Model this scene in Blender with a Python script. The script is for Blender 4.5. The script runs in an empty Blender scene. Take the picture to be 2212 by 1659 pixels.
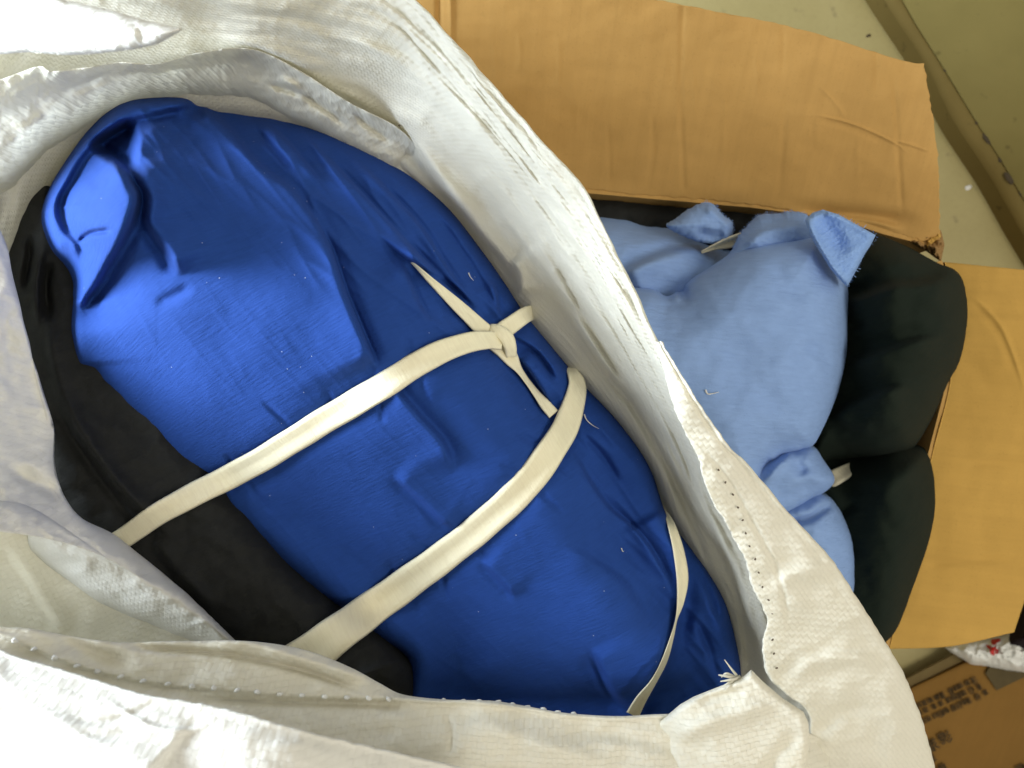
import bpy, math, random
import numpy as np
from mathutils import Matrix, Vector

# ------------------------------------------------------------------ camera, world, light, exposure
SC = bpy.context.scene
COL = SC.collection
H = 1.30                                  # camera height above the floor, looking straight down
LENS, SENSOR = 26.0, 36.0
UC, VC, FPX = 1106.0, 829.5, 2212.0 * LENS / SENSOR

cam_d = bpy.data.cameras.new('camera')
cam_d.lens = LENS; cam_d.sensor_width = SENSOR
cam_d.clip_start = 0.01; cam_d.clip_end = 60
cam_d.dof.use_dof = True; cam_d.dof.focus_distance = 0.62; cam_d.dof.aperture_fstop = 6.3
cam = bpy.data.objects.new('camera', cam_d); COL.objects.link(cam)
cam.location = (0, 0, H)
SC.camera = cam

world = bpy.data.worlds.new('World'); SC.world = world; world.use_nodes = True
bg = world.node_tree.nodes['Background']
bg.inputs[0].default_value = (1.0, 0.965, 0.86, 1); bg.inputs[1].default_value = 0.55

def area(name, loc, target, size, power, col, sy=None):
    d = bpy.data.lights.new(name, 'AREA'); d.energy = power; d.color = col
    d.shape = 'RECTANGLE'; d.size = size; d.size_y = sy or size
    o = bpy.data.objects.new(name, d); COL.objects.link(o); o.location = loc
    o.rotation_euler = (Vector(target) - Vector(loc)).to_track_quat('-Z', 'Y').to_euler()
    return o
area('window_light', (-1.40, 0.22, 1.06), (-0.2, 0, 0.68), 0.62, 70, (0.80, 0.90, 1.0), 0.60)
area('ceiling_light', (1.3, -0.35, 2.7), (0.3, 0, 0.4), 1.2, 29, (1.0, 0.93, 0.78), 0.6)

SC.view_settings.view_transform = 'Standard'; SC.view_settings.look = 'None'
SC.view_settings.exposure = 0.0; SC.view_settings.gamma = 1.0
SC.cycles.max_bounces = 5; SC.cycles.caustics_reflective = False; SC.cycles.caustics_refractive = False
SC.cycles.use_adaptive_sampling = True; SC.cycles.adaptive_threshold = 0.03

# ------------------------------------------------------------------ helpers
def W(u, v, z):
    d = H - z
    return (u - UC) / FPX * d, -(v - VC) / FPX * d, z

def unproj(u, v, z, z2):
    """the image place of the point straight below/above (u,v,z) at height z2"""
    k = (H - z) / (H - z2)
    return UC + (u - UC) * k, VC + (v - VC) * k

def _hash(ix, iy, seed):
    h = (ix * 374761393 + iy * 668265263 + seed * 982451653) & 0xffffffff
    h = ((h ^ (h >> 13)) * 1274126177) & 0xffffffff
    return ((h ^ (h >> 16)) & 0xffff) / 65535.0 * 2 * math.pi

def pn(x, y, seed=0):
    x = np.asarray(x, float); y = np.asarray(y, float)
    ix = np.floor(x).astype(np.int64); iy = np.floor(y).astype(np.int64)
    fx, fy = x - ix, y - iy
    sx = fx * fx * fx * (fx * (fx * 6 - 15) + 10); sy = fy * fy * fy * (fy * (fy * 6 - 15) + 10)
    def g(dx, dy):
        a = _hash(ix + dx, iy + dy, seed)
        return np.cos(a) * (fx - dx) + np.sin(a) * (fy - dy)
    a = g(0, 0) * (1 - sx) + g(1, 0) * sx
    b = g(0, 1) * (1 - sx) + g(1, 1) * sx
    return (a * (1 - sy) + b * sy) * 1.5

def fbm(x, y, oct=3, seed=0):
    s, a, f = 0, 1.0, 1.0
    for k in range(oct):
        s = s + a * pn(x * f, y * f, seed + k * 7); a *= 0.5; f *= 2.03
    return s

def crumple(x, y, seed=0, oct=3):
    """sharp ridges like creased film"""
    s, a, f = 0, 1.0, 1.0
    for k in range(oct):
        n = np.abs(pn(x * f + 0.4 * pn(y * f, x * f, seed + 50), y * f, seed + k * 11))
        s = s + a * (1 - np.minimum(n * 2.2, 1)) ** 2; a *= 0.55; f *= 1.9
    return s

def sst(x):
    x = np.clip(x, 0, 1); return x * x * (3 - 2 * x)

def catmull(P, n, closed=False):
    P = np.asarray(P, float)
    if closed: Q = np.vstack([P[-1], P, P[0], P[1]])
    else: Q = np.vstack([2 * P[0] - P[1], P, 2 * P[-1] - P[-2]])
    segs = len(Q) - 3; m = 24; t = np.linspace(0, 1, m, endpoint=False)[:, None]; out = []
    for i in range(segs):
        p0, p1, p2, p3 = Q[i:i + 4]
        out.append(0.5 * ((2 * p1) + (-p0 + p2) * t + (2 * p0 - 5 * p1 + 4 * p2 - p3) * t ** 2 + (-p0 + 3 * p1 - 3 * p2 + p3) * t ** 3))
    out.append(Q[-2][None])
    C = np.vstack(out)
    L = np.r_[0, np.cumsum(np.linalg.norm(np.diff(C[:, :2], axis=0), axis=1) + 1e-9)]
    s = np.linspace(0, L[-1], n)
    return np.stack([np.interp(s, L, C[:, k]) for k in range(C.shape[1])], 1)

def pdist(U, V, pts):
    """distance, signed distance (positive to the left when walking, as seen in the picture) and place along a polyline"""
    best = np.full(U.shape, 1e9); sgn = np.ones(U.shape); tt = np.zeros(U.shape)
    P = np.asarray(pts, float)
    L = np.r_[0, np.cumsum(np.linalg.norm(np.diff(P, axis=0), axis=1))]
    for i in range(len(P) - 1):
        a, b = P[i], P[i + 1]; ab = b - a; q = ab @ ab + 1e-9
        k = np.clip(((U - a[0]) * ab[0] + (V - a[1]) * ab[1]) / q, 0, 1)
        dx = U - a[0] - k * ab[0]; dy = V - a[1] - k * ab[1]
        d = dx * dx + dy * dy; m = d < best
        best = np.where(m, d, best)
        sgn = np.where(m, np.where(ab[0] * dy - ab[1] * dx < 0, 1.0, -1.0), sgn)
        tt = np.where(m, (L[i] + k * (L[i + 1] - L[i])) / L[-1], tt)
    d = np.sqrt(best)
    return d, d * sgn, tt

def inside(U, V, poly):
    r = np.zeros(U.shape, bool); n = len(poly)
    for i in range(n):
        x1, y1 = poly[i]; x2, y2 = poly[(i + 1) % n]
        if y1 == y2: continue
        c = ((V < y1) != (V < y2)) & (U < (x2 - x1) * (V - y1) / (y2 - y1) + x1)
        r ^= c
    return r

def blur(Z, n=1):
    for _ in range(n):
        P = np.pad(Z, 1, mode='edge')
        Z = (P[1:-1, 1:-1] * 4 + (P[:-2, 1:-1] + P[2:, 1:-1] + P[1:-1, :-2] + P[1:-1, 2:]) * 2 + P[:-2, :-2] + P[2:, 2:] + P[:-2, 2:] + P[2:, :-2]) / 16
    return Z

def mesh_obj(name, verts, faces, mat, parent=None, uv=None, smooth=True):
    me = bpy.data.meshes.new(name)
    me.from_pydata([tuple(p) for p in verts], [], [tuple(f) for f in faces])
    if uv is not None:
        lay = me.uv_layers.new(name='UVMap')
        li = np.empty(len(me.loops), np.int32); me.loops.foreach_get('vertex_index', li)
        lay.data.foreach_set('uv', np.asarray(uv, np.float32)[li].ravel())
    if smooth: me.polygons.foreach_set('use_smooth', [True] * len(me.polygons))
    me.materials.append(mat); me.update()
    o = bpy.data.objects.new(name, me); COL.objects.link(o)
    if parent is not None: put_under(o, parent)
    return o

def put_under(o, parent):
    o.parent = parent
    o.matrix_parent_inverse = parent.matrix_basis.inverted() if parent.parent is None else Matrix.Identity(4)

def thing(name, label, cat, loc):
    o = bpy.data.objects.new(name, None); COL.objects.link(o); o.location = loc
    o.empty_display_size = 0.05
    o['label'] = label; o['category'] = cat
    return o

def tag(o, label, cat, group=None):
    o['label'] = label; o['category'] = cat
    if group: o['group'] = group
    return o

class Grid:
    """a sheet of points: picture place (U,V) and true height Z"""
    def __init__(s, U, V, Z): s.U, s.V, s.Z = U, V, Z; s.keep = None
    def stroke(s, pts, amp, w, kind='valley', w2=None, hi=1, taper=0.25, smooth=True):
        P = np.asarray(pts, float)
        if smooth and len(P) > 2: P = catmull(P, max(12, len(P) * 5))
        m = max(w, w2 or 0) * 4 + 10
        sel = (s.U > P[:, 0].min() - m) & (s.U < P[:, 0].max() + m) & (s.V > P[:, 1].min() - m) & (s.V < P[:, 1].max() + m)
        if not sel.any(): return
        d, sd, t = pdist(s.U[sel], s.V[sel], P)
        tp = max(taper, 1e-3); env = sst(t / tp) * sst((1 - t) / tp)
        if kind == 'valley': f = -np.exp(-(d / w) ** 2)
        elif kind == 'ridge': f = np.exp(-(d / w) ** 2)
        elif kind == 'crease': f = -np.exp(-d / w)
        else:
            sd = sd * hi
            f = 1 / (1 + np.exp(-np.clip(sd / w * 2.2, -30, 30))) * np.exp(-np.maximum(sd, 0) / w2) - 0.30 * np.exp(-((sd + 1.6 * w) / (2.2 * w)) ** 2)
        s.Z[sel] += amp * env * f
        return s
    def blob(s, poly, amp, soft):
        P = catmull(poly, 60, True)
        d, _, _ = pdist(s.U, s.V, np.vstack([P, P[:1]]))
        d = np.where(inside(s.U, s.V, P), d, -d)
        s.Z += amp * sst(d / soft * 0.5 + 0.5); return s
    def sample(s, u, v):
        d = (s.U - u) ** 2 + (s.V - v) ** 2
        i = np.argpartition(d.ravel(), 4)[:4]; w = 1 / (d.ravel()[i] + 1)
        return float((s.Z.ravel()[i] * w).sum() / w.sum())
    def build(s, name, mat, parent=None, flip=False, planar=None):
        X, Y, Z = W(s.U, s.V, s.Z); n, m = X.shape
        # arc-length coordinates for woven patterns
        P = np.stack([X, Y, Z], -1)
        a = np.zeros((n, m)); b = np.zeros((n, m))
        a[1:] = np.cumsum(np.linalg.norm(np.diff(P, axis=0), axis=-1), 0).mean(1, keepdims=True)
        b[:, 1:] = np.cumsum(np.linalg.norm(np.diff(P, axis=1), axis=-1), 1).mean(0, keepdims=True)
        if planar is not None: a = X * math.cos(planar) + Y * math.sin(planar); b = Y * math.cos(planar) - X * math.sin(planar)
        idx = np.arange(n * m).reshape(n, m)
        q = np.stack([idx[:-1, :-1], idx[1:, :-1], idx[1:, 1:], idx[:-1, 1:]], -1).reshape(-1, 4)
        if flip: q = q[:, ::-1]
        verts = P.reshape(-1, 3); uv = np.stack([a, b], -1).reshape(-1, 2)
        if s.keep is not None:
            k = s.keep.ravel(); q = q[k[q].all(1)]
            used = np.zeros(n * m, bool); used[q.ravel()] = True
            new = np.cumsum(used) - 1; q = new[q]; verts = verts[used]; uv = uv[used]
        # turn faces to the camera side
        if len(q):
            v0, v1, v3 = verts[q[:, 0]], verts[q[:, 1]], verts[q[:, 3]]
            if np.cross(v1 - v0, v3 - v0)[:, 2].sum() < 0: q = q[:, ::-1]
        return mesh_obj(name, verts.tolist(), q.tolist(), mat, parent, uv)

def loft(rows, n, m):
    """rows: stations, each a list of (u,v,z) across; returns a Grid n along x m across"""
    A = np.asarray(rows, float)
    across = [catmull(A[:, j], n) for j in range(A.shape[1])]
    B = np.stack(across, 1)
    G = np.stack([catmull(B[i], m) for i in range(n)], 0)
    return Grid(G[..., 0].copy(), G[..., 1].copy(), G[..., 2].copy())

def loft_curves(curves, n, m):
    """curves of any number of points each, running the same way"""
    B = np.stack([catmull(c, n) for c in curves], 1)
    G = np.stack([catmull(B[i], m) for i in range(n)], 0)
    return Grid(G[..., 0].copy(), G[..., 1].copy(), G[..., 2].copy())

def pillow(outline, step, zb, h, R, power=2.0, smooth=True, rough=0.0, seed=0, soften=0):
    """a swollen cloth body over an outline; height falls to zb at the outline"""
    P = catmull(outline, max(80, len(outline) * 8), True) if smooth else np.asarray(outline, float)
    if rough:
        k = np.arange(len(P)); P = P + np.stack([pn(k * 0.9, k * 0 + .3, seed), pn(k * 0.9, k * 0 + 7.3, seed)], 1) * rough
    u0, v0 = P.min(0) - 2 * step; u1, v1 = P.max(0) + 2 * step
    U, V = np.meshgrid(np.arange(u0, u1 + step, step), np.arange(v0, v1 + step, step), indexing='ij')
    Pc = np.vstack([P, P[:1]])
    d, _, _ = pdist(U, V, Pc)
    ins = inside(U, V, P); sd = np.where(ins, d, -d)
    g = Grid(U, V, np.zeros_like(U))
    # pull the ring just outside onto the outline
    gx = np.gradient(sd, step, axis=0); gy = np.gradient(sd, step, axis=1)
    ring = (sd < 0) & (sd > -1.6 * step)
    nn = np.hypot(gx, gy) + 1e-6
    g.U = np.where(ring, U - sd * gx / nn, U); g.V = np.where(ring, V - sd * gy / nn, V)
    g.keep = sd > -1.45 * step
    g.d = np.maximum(sd, 0)
    if soften:
        k_ = sst(g.d / 30); g.d = blur(g.d, soften) * k_ + g.d * (1 - k_)
    t = np.clip(g.d / R, 0, 1)
    g.Z = zb + h * np.maximum(1 - (1 - t) ** power, 0) ** (1 / power)
    return g

# ------------------------------------------------------------------ materials
def new_mat(name):
    m = bpy.data.materials.new(name); m.use_nodes = True
    nt = m.node_tree; b = nt.nodes['Principled BSDF']
    return m, nt, b
def node(nt, typ, **kw):
    n = nt.nodes.new(typ)
    for k, v in kw.items():
        if k.startswith('i_'):
            key = k[2:]; key = int(key) if key.isdigit() else key.replace('_', ' ')
            n.inputs[key].default_value = v
        else: setattr(n, k, v)
    return n
def mapped(nt, src='Object', scale=(1, 1, 1), rot=(0, 0, 0)):
    tc = node(nt, 'ShaderNodeTexCoord'); mp = node(nt, 'ShaderNodeMapping')
    mp.inputs['Scale'].default_value = scale; mp.inputs['Rotation'].default_value = rot
    nt.links.new(tc.outputs[src], mp.inputs['Vector']); return mp.outputs['Vector']
def mapped2(nt, scale, rot):
    v = mapped(nt, 'Object', (1, 1, 1), (0, 0, rot)); mp = node(nt, 'ShaderNodeMapping')
    mp.inputs['Scale'].default_value = scale; nt.links.new(v, mp.inputs['Vector']); return mp.outputs['Vector']
def ramp(nt, fac, stops):
    r = node(nt, 'ShaderNodeValToRGB'); e = r.color_ramp.elements
    while len(e) < len(stops): e.new(0.5)
    for k, (p, c) in enumerate(stops):
        e[k].position = p; e[k].color = (*c, 1) if len(c) == 3 else c
    nt.links.new(fac, r.inputs['Fac']); return r.outputs['Color']
def noise_tex(nt, vec, scale, detail=4, rough=0.55):
    n = node(nt, 'ShaderNodeTexNoise'); n.inputs['Scale'].default_value = scale
    n.inputs['Detail'].default_value = detail; n.inputs['Roughness'].default_value = rough
    nt.links.new(vec, n.inputs['Vector']); return n.outputs['Fac']
def math_n(nt, op, a, b=None, c=None):
    n = node(nt, 'ShaderNodeMath', operation=op)
    for k, x in enumerate((a, b, c)):
        if x is None: continue
        if isinstance(x, (int, float)): n.inputs[k].default_value = x
        else: nt.links.new(x, n.inputs[k])
    return n.outputs[0]
def mixc(nt, fac, a, b):
    n = node(nt, 'ShaderNodeMix', data_type='RGBA')
    for key, x in ((0, fac), (6, a), (7, b)):
        if isinstance(x, (int, float)): n.inputs[key].default_value = x
        elif isinstance(x, tuple): n.inputs[key].default_value = (*x, 1)
        else: nt.links.new(x, n.inputs[key])
    return n.outputs[2]
def bump(nt, b, height, dist, strength=1.0, prev=None):
    n = node(nt, 'ShaderNodeBump'); n.inputs['Distance'].default_value = dist; n.inputs['Strength'].default_value = strength
    nt.links.new(height, n.inputs['Height'])
    if prev is not None: nt.links.new(prev, n.inputs['Normal'])
    if b is not None: nt.links.new(n.outputs[0], b.inputs['Normal'])
    return n.outputs[0]

def fabric(name, dark, light, rib_rot, rib=0.0022, ribamt=0.0003, lint=0.0, sheen=0.25, rough=0.9, fuzz=0.0005):
    m, nt, b = new_mat(name)
    v = mapped(nt)
    n1 = noise_tex(nt, v, 60, 3, 0.6)
    col = ramp(nt, n1, [(0.1, dark), (0.9, light)])
    vr = mapped2(nt, (60, 1 / rib, 60), -rib_rot)
    grain = noise_tex(nt, vr, 1.0, 2, 0.5)
    col = mixc(nt, math_n(nt, 'MULTIPLY', grain, 0.35), col, tuple(min(1, c * 1.45 + 0.002) for c in light))
    if lint > 0:
        vo = node(nt, 'ShaderNodeTexVoronoi', feature='F1'); vo.inputs['Scale'].default_value = 85
        vo.inputs['Randomness'].default_value = 1.0; nt.links.new(v, vo.inputs['Vector'])
        near = math_n(nt, 'LESS_THAN', vo.outputs['Distance'], 0.042)
        sep = node(nt, 'ShaderNodeSeparateColor'); nt.links.new(vo.outputs['Color'], sep.inputs[0])
        rare = math_n(nt, 'LESS_THAN', sep.outputs[0], lint)
        col = mixc(nt, math_n(nt, 'MULTIPLY', math_n(nt, 'MULTIPLY', near, rare), 0.45), col, (0.62, 0.66, 0.75))
    nt.links.new(col, b.inputs['Base Color'])
    b.inputs['Roughness'].default_value = rough
    b.inputs['Specular IOR Level'].default_value = 0.15
    b.inputs['Sheen Weight'].default_value = sheen; b.inputs['Sheen Roughness'].default_value = 0.5
    b.inputs['Sheen Tint'].default_value = (*[min(1, c * 2 + .1) for c in light], 1)
    hh = math_n(nt, 'ADD', math_n(nt, 'MULTIPLY', noise_tex(nt, v, 700, 2, 0.6), fuzz * .8), math_n(nt, 'MULTIPLY', grain, ribamt * 1.6))
    bump(nt, b, hh, 1.0, 1.0)
    return m

BLUE = fabric('royal_blue_knit', (0.0105, 0.041, 0.190), (0.0140, 0.050, 0.232), math.radians(27), rib=0.0020, ribamt=0.00030, fuzz=0.00028, lint=0.35, sheen=0.03)
LBLUE = fabric('light_blue_knit', (0.190, 0.298, 0.555), (0.220, 0.338, 0.61), math.radians(-4), rib=0.0034, ribamt=0.0006, lint=0.004, sheen=0.05)
LBLUE_TERRY = fabric('light_blue_loop_side', (0.16, 0.28, 0.62), (0.25, 0.40, 0.74), math.radians(30), rib=0.004, ribamt=0.0012, sheen=0.15)
GREEN = fabric('dark_green_knit', (0.0056, 0.0102, 0.0070), (0.0076, 0.0132, 0.0090), 0.6, sheen=0.05, rough=0.85)
BLACK = fabric('black_satin_knit', (0.0105, 0.0112, 0.0108), (0.0165, 0.0172, 0.0165), 0.5, sheen=0.05, rough=0.75)
CREAM = fabric('cream_knit_strip', (0.66, 0.60, 0.43), (0.74, 0.68, 0.51), math.radians(-60), rib=0.0016, ribamt=0.00028, sheen=0.1, fuzz=0.0002)
MAROON = fabric('dark_maroon', (0.008, 0.004, 0.006), (0.014, 0.007, 0.009), 0.2, sheen=0.02)

def sack_mat(name, cell, weave, tint=(0.79, 0.77, 0.685), transl=0.36, crinkle=0.0008, rough=0.5):
    m, nt, b = new_mat(name)
    uv = mapped(nt, 'UV', (1 / cell, 1 / cell, 1))
    ob = mapped(nt)
    wob = noise_tex(nt, uv, 0.35, 2)
    sep = node(nt, 'ShaderNodeSeparateXYZ'); nt.links.new(uv, sep.inputs[0])
    x = math_n(nt, 'ADD', sep.outputs[0], math_n(nt, 'MULTIPLY', wob, 0.8)); y = math_n(nt, 'ADD', math_n(nt, 'MULTIPLY', sep.outputs[1], 1.0), math_n(nt, 'MULTIPLY', wob, 0.8))
    px = math_n(nt, 'ABSOLUTE', math_n(nt, 'SINE', math_n(nt, 'MULTIPLY', x, math.pi)))
    py = math_n(nt, 'ABSOLUTE', math_n(nt, 'SINE', math_n(nt, 'MULTIPLY', y, math.pi)))
    par = math_n(nt, 'MODULO', math_n(nt, 'ABSOLUTE', math_n(nt, 'ADD', math_n(nt, 'FLOOR', x), math_n(nt, 'FLOOR', y))), 2.0)
    px = math_n(nt, 'POWER', px, 0.5); py = math_n(nt, 'POWER', py, 0.5)
    hgt = math_n(nt, 'ADD', math_n(nt, 'MULTIPLY', px, par), math_n(nt, 'MULTIPLY', py, math_n(nt, 'SUBTRACT', 1.0, par)))
    hgt = math_n(nt, 'ADD', hgt, math_n(nt, 'MULTIPLY', par, 0.5))
    n1 = noise_tex(nt, ob, 9, 4, 0.6); n2 = noise_tex(nt, ob, 160, 3, 0.6)
    col = ramp(nt, n1, [(0.3, tuple(c * f for c, f in zip(tint, (0.985, 0.98, 0.965)))), (0.65, tint)])
    col = mixc(nt, math_n(nt, 'MULTIPLY', math_n(nt, 'SUBTRACT', 1.0, hgt), 0.07), col, tuple(c * 0.55 for c in tint))
    col = mixc(nt, ramp(nt, n2, [(0.60, (0, 0, 0)), (0.82, (0.08, 0.08, 0.08))]), col, tuple(c * f for c, f in zip(tint, (0.72, 0.68, 0.6))))
    nt.links.new(col, b.inputs['Base Color'])
    b.inputs['Roughness'].default_value = rough; b.inputs['Specular IOR Level'].default_value = 0.25
    st = mapped(nt, 'UV', (24, 75, 1))
    nz = node(nt, 'ShaderNodeTexNoise'); nz.inputs['Scale'].default_value = 0.6; nz.inputs['Detail'].default_value = 2; nt.links.new(st, nz.inputs['Vector'])
    wv = node(nt, 'ShaderNodeVectorMath', operation='ADD'); nt.links.new(st, wv.inputs[0]); nt.links.new(nz.outputs['Color'], wv.inputs[1])
    vo = node(nt, 'ShaderNodeTexVoronoi', feature='F1'); vo.inputs['Scale'].default_value = 1.0; nt.links.new(wv.outputs[0], vo.inputs['Vector'])
    cr = vo.outputs['Distance']
    hh = math_n(nt, 'ADD', math_n(nt, 'MULTIPLY', cr, crinkle * 1.1), math_n(nt, 'ADD', math_n(nt, 'MULTIPLY', n2, 0.00016), math_n(nt, 'MULTIPLY', hgt, weave)))
    nrm = bump(nt, b, hh, 1.0, 1.0)
    tr = node(nt, 'ShaderNodeBsdfTranslucent'); tr.inputs[0].default_value = (tint[0], tint[1], tint[2] * 0.93, 1)
    nt.links.new(nrm, tr.inputs['Normal'])
    mx = node(nt, 'ShaderNodeMixShader'); mx.inputs[0].default_value = transl
    nt.links.new(b.outputs[0], mx.inputs[1]); nt.links.new(tr.outputs[0], mx.inputs[2])
    nt.links.new(mx.outputs[0], nt.nodes['Material Output'].inputs['Surface'])
    return m
SACK = sack_mat('woven_sack_inside', 0.0034, 0.00030)
SACK_W = sack_mat('woven_sack_coarse', 0.0036, 0.00022, tint=(0.755, 0.745, 0.70), transl=0.16, crinkle=0.0004)
SACK_H = sack_mat('woven_sack_hem', 0.0040, 0.00030, tint=(0.785, 0.755, 0.65), transl=0.18, crinkle=0.0003)

def simple(name, col, rough=0.7, spec=0.3):
    m, nt, b = new_mat(name)
    v = mapped(nt); n = noise_tex(nt, v, 60, 4)
    nt.links.new(ramp(nt, n, [(0.3, tuple(c * 0.8 for c in col)), (0.7, col)]), b.inputs['Base Color'])
    b.inputs['Roughness'].default_value = rough; b.inputs['Specular IOR Level'].default_value = spec
    bump(nt, b, noise_tex(nt, v, 400, 3), 0.0004, 0.5)
    return m
HOLE = simple('stitch_hole_dark', (0.10, 0.075, 0.05))  # dark colour stands in for the shade inside open stitch holes
THREADM = simple('white_sewing_thread', (0.80, 0.79, 0.74), 0.5)
CHIP = simple('chipped_rust', (0.06, 0.045, 0.025), 0.9)
PRINT = simple('dark_brown_print', (0.070, 0.042, 0.014), 0.8)
PATCH = simple('olive_brown_label_print', (0.085, 0.062, 0.024), 0.8)
RED = simple('red_ink', (0.50, 0.025, 0.02), 0.4)

def cardboard(name, a, c, rot, flute=0.0095, amt=0.0005):
    m, nt, b = new_mat(name)
    v = mapped(nt)
    vs = mapped2(nt, (1 / flute, 5, 5), rot)
    big = noise_tex(nt, v, 7, 4, 0.6); fine = noise_tex(nt, v, 320, 4, 0.7)
    st = noise_tex(nt, vs, 0.8, 3, 0.6)
    col = ramp(nt, big, [(0.3, a), (0.72, c)])
    col = mixc(nt, ramp(nt, st, [(0.42, (0, 0, 0)), (0.75, (0.22, 0.22, 0.22))]), col, tuple(k * 0.75 for k in a))
    col = mixc(nt, ramp(nt, fine, [(0.56, (0, 0, 0)), (0.8, (0.35, 0.35, 0.35))]), col, tuple(k * 0.62 for k in a))
    nt.links.new(col, b.inputs['Base Color'])
    b.inputs['Roughness'].default_value = 0.82; b.inputs['Specular IOR Level'].default_value = 0.2
    bump(nt, b, math_n(nt, 'ADD', math_n(nt, 'MULTIPLY', fine, .0002), math_n(nt, 'MULTIPLY', st, amt * .8)), 1.0, 1.0)
    return m
CARD = cardboard('kraft_cardboard', (0.435, 0.254, 0.078), (0.53, 0.316, 0.104), math.radians(4))
CARD_R = cardboard('kraft_cardboard_flap', (0.47, 0.28, 0.066), (0.54, 0.325, 0.080), math.radians(96), amt=0.0003)
CARD_IN = cardboard('kraft_cardboard_torn', (0.20, 0.11, 0.035), (0.36, 0.22, 0.09), 0.3)
STRIP = cardboard('brown_parcel_tape', (0.13, 0.092, 0.036), (0.17, 0.122, 0.05), 0.2)
CARTON = cardboard('brown_carton', (0.175, 0.092, 0.019), (0.215, 0.112, 0.024), 0.4, amt=0.0001)

def floor_mat():
    m, nt, b = new_mat('painted_concrete_floor'); v = mapped(nt)
    big = noise_tex(nt, v, 5, 5, 0.6); fine = noise_tex(nt, v, 120, 4, 0.65); sp = noise_tex(nt, v, 33, 2, 0.5)
    col = ramp(nt, big, [(0.3, (0.325, 0.275, 0.115)), (0.7, (0.385, 0.33, 0.15))])
    col = mixc(nt, ramp(nt, fine, [(0.5, (0, 0, 0)), (0.8, (0.3, 0.3, 0.3))]), col, (0.25, 0.205, 0.08))
    col = mixc(nt, ramp(nt, sp, [(0.66, (0, 0, 0)), (0.76, (0.6, 0.6, 0.6))]), col, (0.17, 0.14, 0.07))
    nt.links.new(col, b.inputs['Base Color']); b.inputs['Roughness'].default_value = 0.55
    bump(nt, b, fine, 0.0005, 0.5); return m
FLOORM = floor_mat()
def panel_mat(name, a, c):
    m, nt, b = new_mat(name); v = mapped(nt)
    big = noise_tex(nt, v, 6, 5, 0.6); sp = noise_tex(nt, v, 42, 3, 0.55); fine = noise_tex(nt, v, 200, 3)
    col = ramp(nt, big, [(0.3, a), (0.7, c)])
    col = mixc(nt, ramp(nt, sp, [(0.66, (0, 0, 0)), (0.74, (0.55, 0.55, 0.55))]), col, tuple(k * 0.45 for k in a))
    nt.links.new(col, b.inputs['Base Color']); b.inputs['Roughness'].default_value = 0.8; b.inputs['Specular IOR Level'].default_value = 0.15
    bump(nt, b, fine, 0.0003, 0.5); return m
PANEL = panel_mat('olive_grey_paint', (0.195, 0.158, 0.050), (0.235, 0.190, 0.063))
LIP = panel_mat('olive_brown_paint', (0.14, 0.102, 0.031), (0.17, 0.126, 0.040))
def film_mat():
    m, nt, b = new_mat('white_plastic_film'); v = mapped(nt)
    n = noise_tex(nt, v, 45, 4, 0.6)
    nt.links.new(ramp(nt, n, [(0.3, (0.62, 0.63, 0.60)), (0.7, (0.78, 0.78, 0.75))]), b.inputs['Base Color'])
    b.inputs['Roughness'].default_value = 0.28; bump(nt, b, n, 0.0015, 0.6); return m
FILM = film_mat()

# ------------------------------------------------------------------ floor and metal panel
fl = mesh_obj('floor', [(-3, -3, 0), (3, -3, 0), (3, 3, 0), (-3, 3, 0)], [(0, 1, 2, 3)], FLOORM); fl['kind'] = 'structure'

mp = thing('metal_panel', 'olive grey painted metal panel with folded lip and chipped seam in the top right corner', 'metal panel', W(2150, 150, 0))
ZS = 0.055
outer = catmull([(1850, -95), (1907, 0), (1996, 137), (2058, 260), (2140, 386), (2212, 513), (2290, 640)], 60)
seam = catmull([(1895, -95), (1948, 0), (1979, 55), (2037, 147), (2106, 260), (2160, 345), (2212, 434), (2290, 560)], 60)
far = seam + np.array([900, -560])
def strip_grid(curves, zs, m=8):
    C = np.stack([np.column_stack([c, np.full(len(c), z)]) for c, z in zip(curves, zs)], 1)
    return Grid(C[..., 0].copy(), C[..., 1].copy(), C[..., 2].copy())
ou, ov = outer[:, 0], outer[:, 1]
base = np.stack(unproj(ou, ov, 0.038, 0.0), 1)
strip_grid([base, outer, outer + np.array([2, -1]), seam - np.array([3, -2]), seam], [0.0, 0.038, 0.041, ZS, ZS - 0.003]).build('lip', LIP, mp)
strip_grid([seam, seam + np.array([2, -1.4]), far], [ZS - 0.003, ZS + 0.001, ZS + 0.001]).build('plate', PANEL, mp)
rng = random.Random(4)
def lump(name, u, v, z, r, mat, parent, seed, sx=1.0, sy=1.0, rot=0.0, hgt=0.25):
    """a small irregular crumb"""
    R = random.Random(seed); x, y, _ = W(u, v, z); px = (H - z) / FPX
    vs, fs = [], []; n = 9
    for ring, (k, hh) in enumerate(((1.0, 0), (0.8, 0.7), (0.4, 1.0))):
        for i in range(n):
            a = i / n * 2 * math.pi; q = r * px * k * (0.75 + 0.5 * R.random())
            ax, ay = math.cos(a) * q * sx, math.sin(a) * q * sy
            vs.append((x + ax * math.cos(rot) - ay * math.sin(rot), y + ax * math.sin(rot) + ay * math.cos(rot), z + hh * hgt * r * px))
    for ring in range(2):
        for i in range(n):
            j = (i + 1) % n; fs.append((ring * n + i, ring * n + j, ring * n + n + j, ring * n + n + i))
    fs.append(tuple(range(2 * n, 3 * n)))
    return mesh_obj(name, vs, fs, mat, parent)
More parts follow.
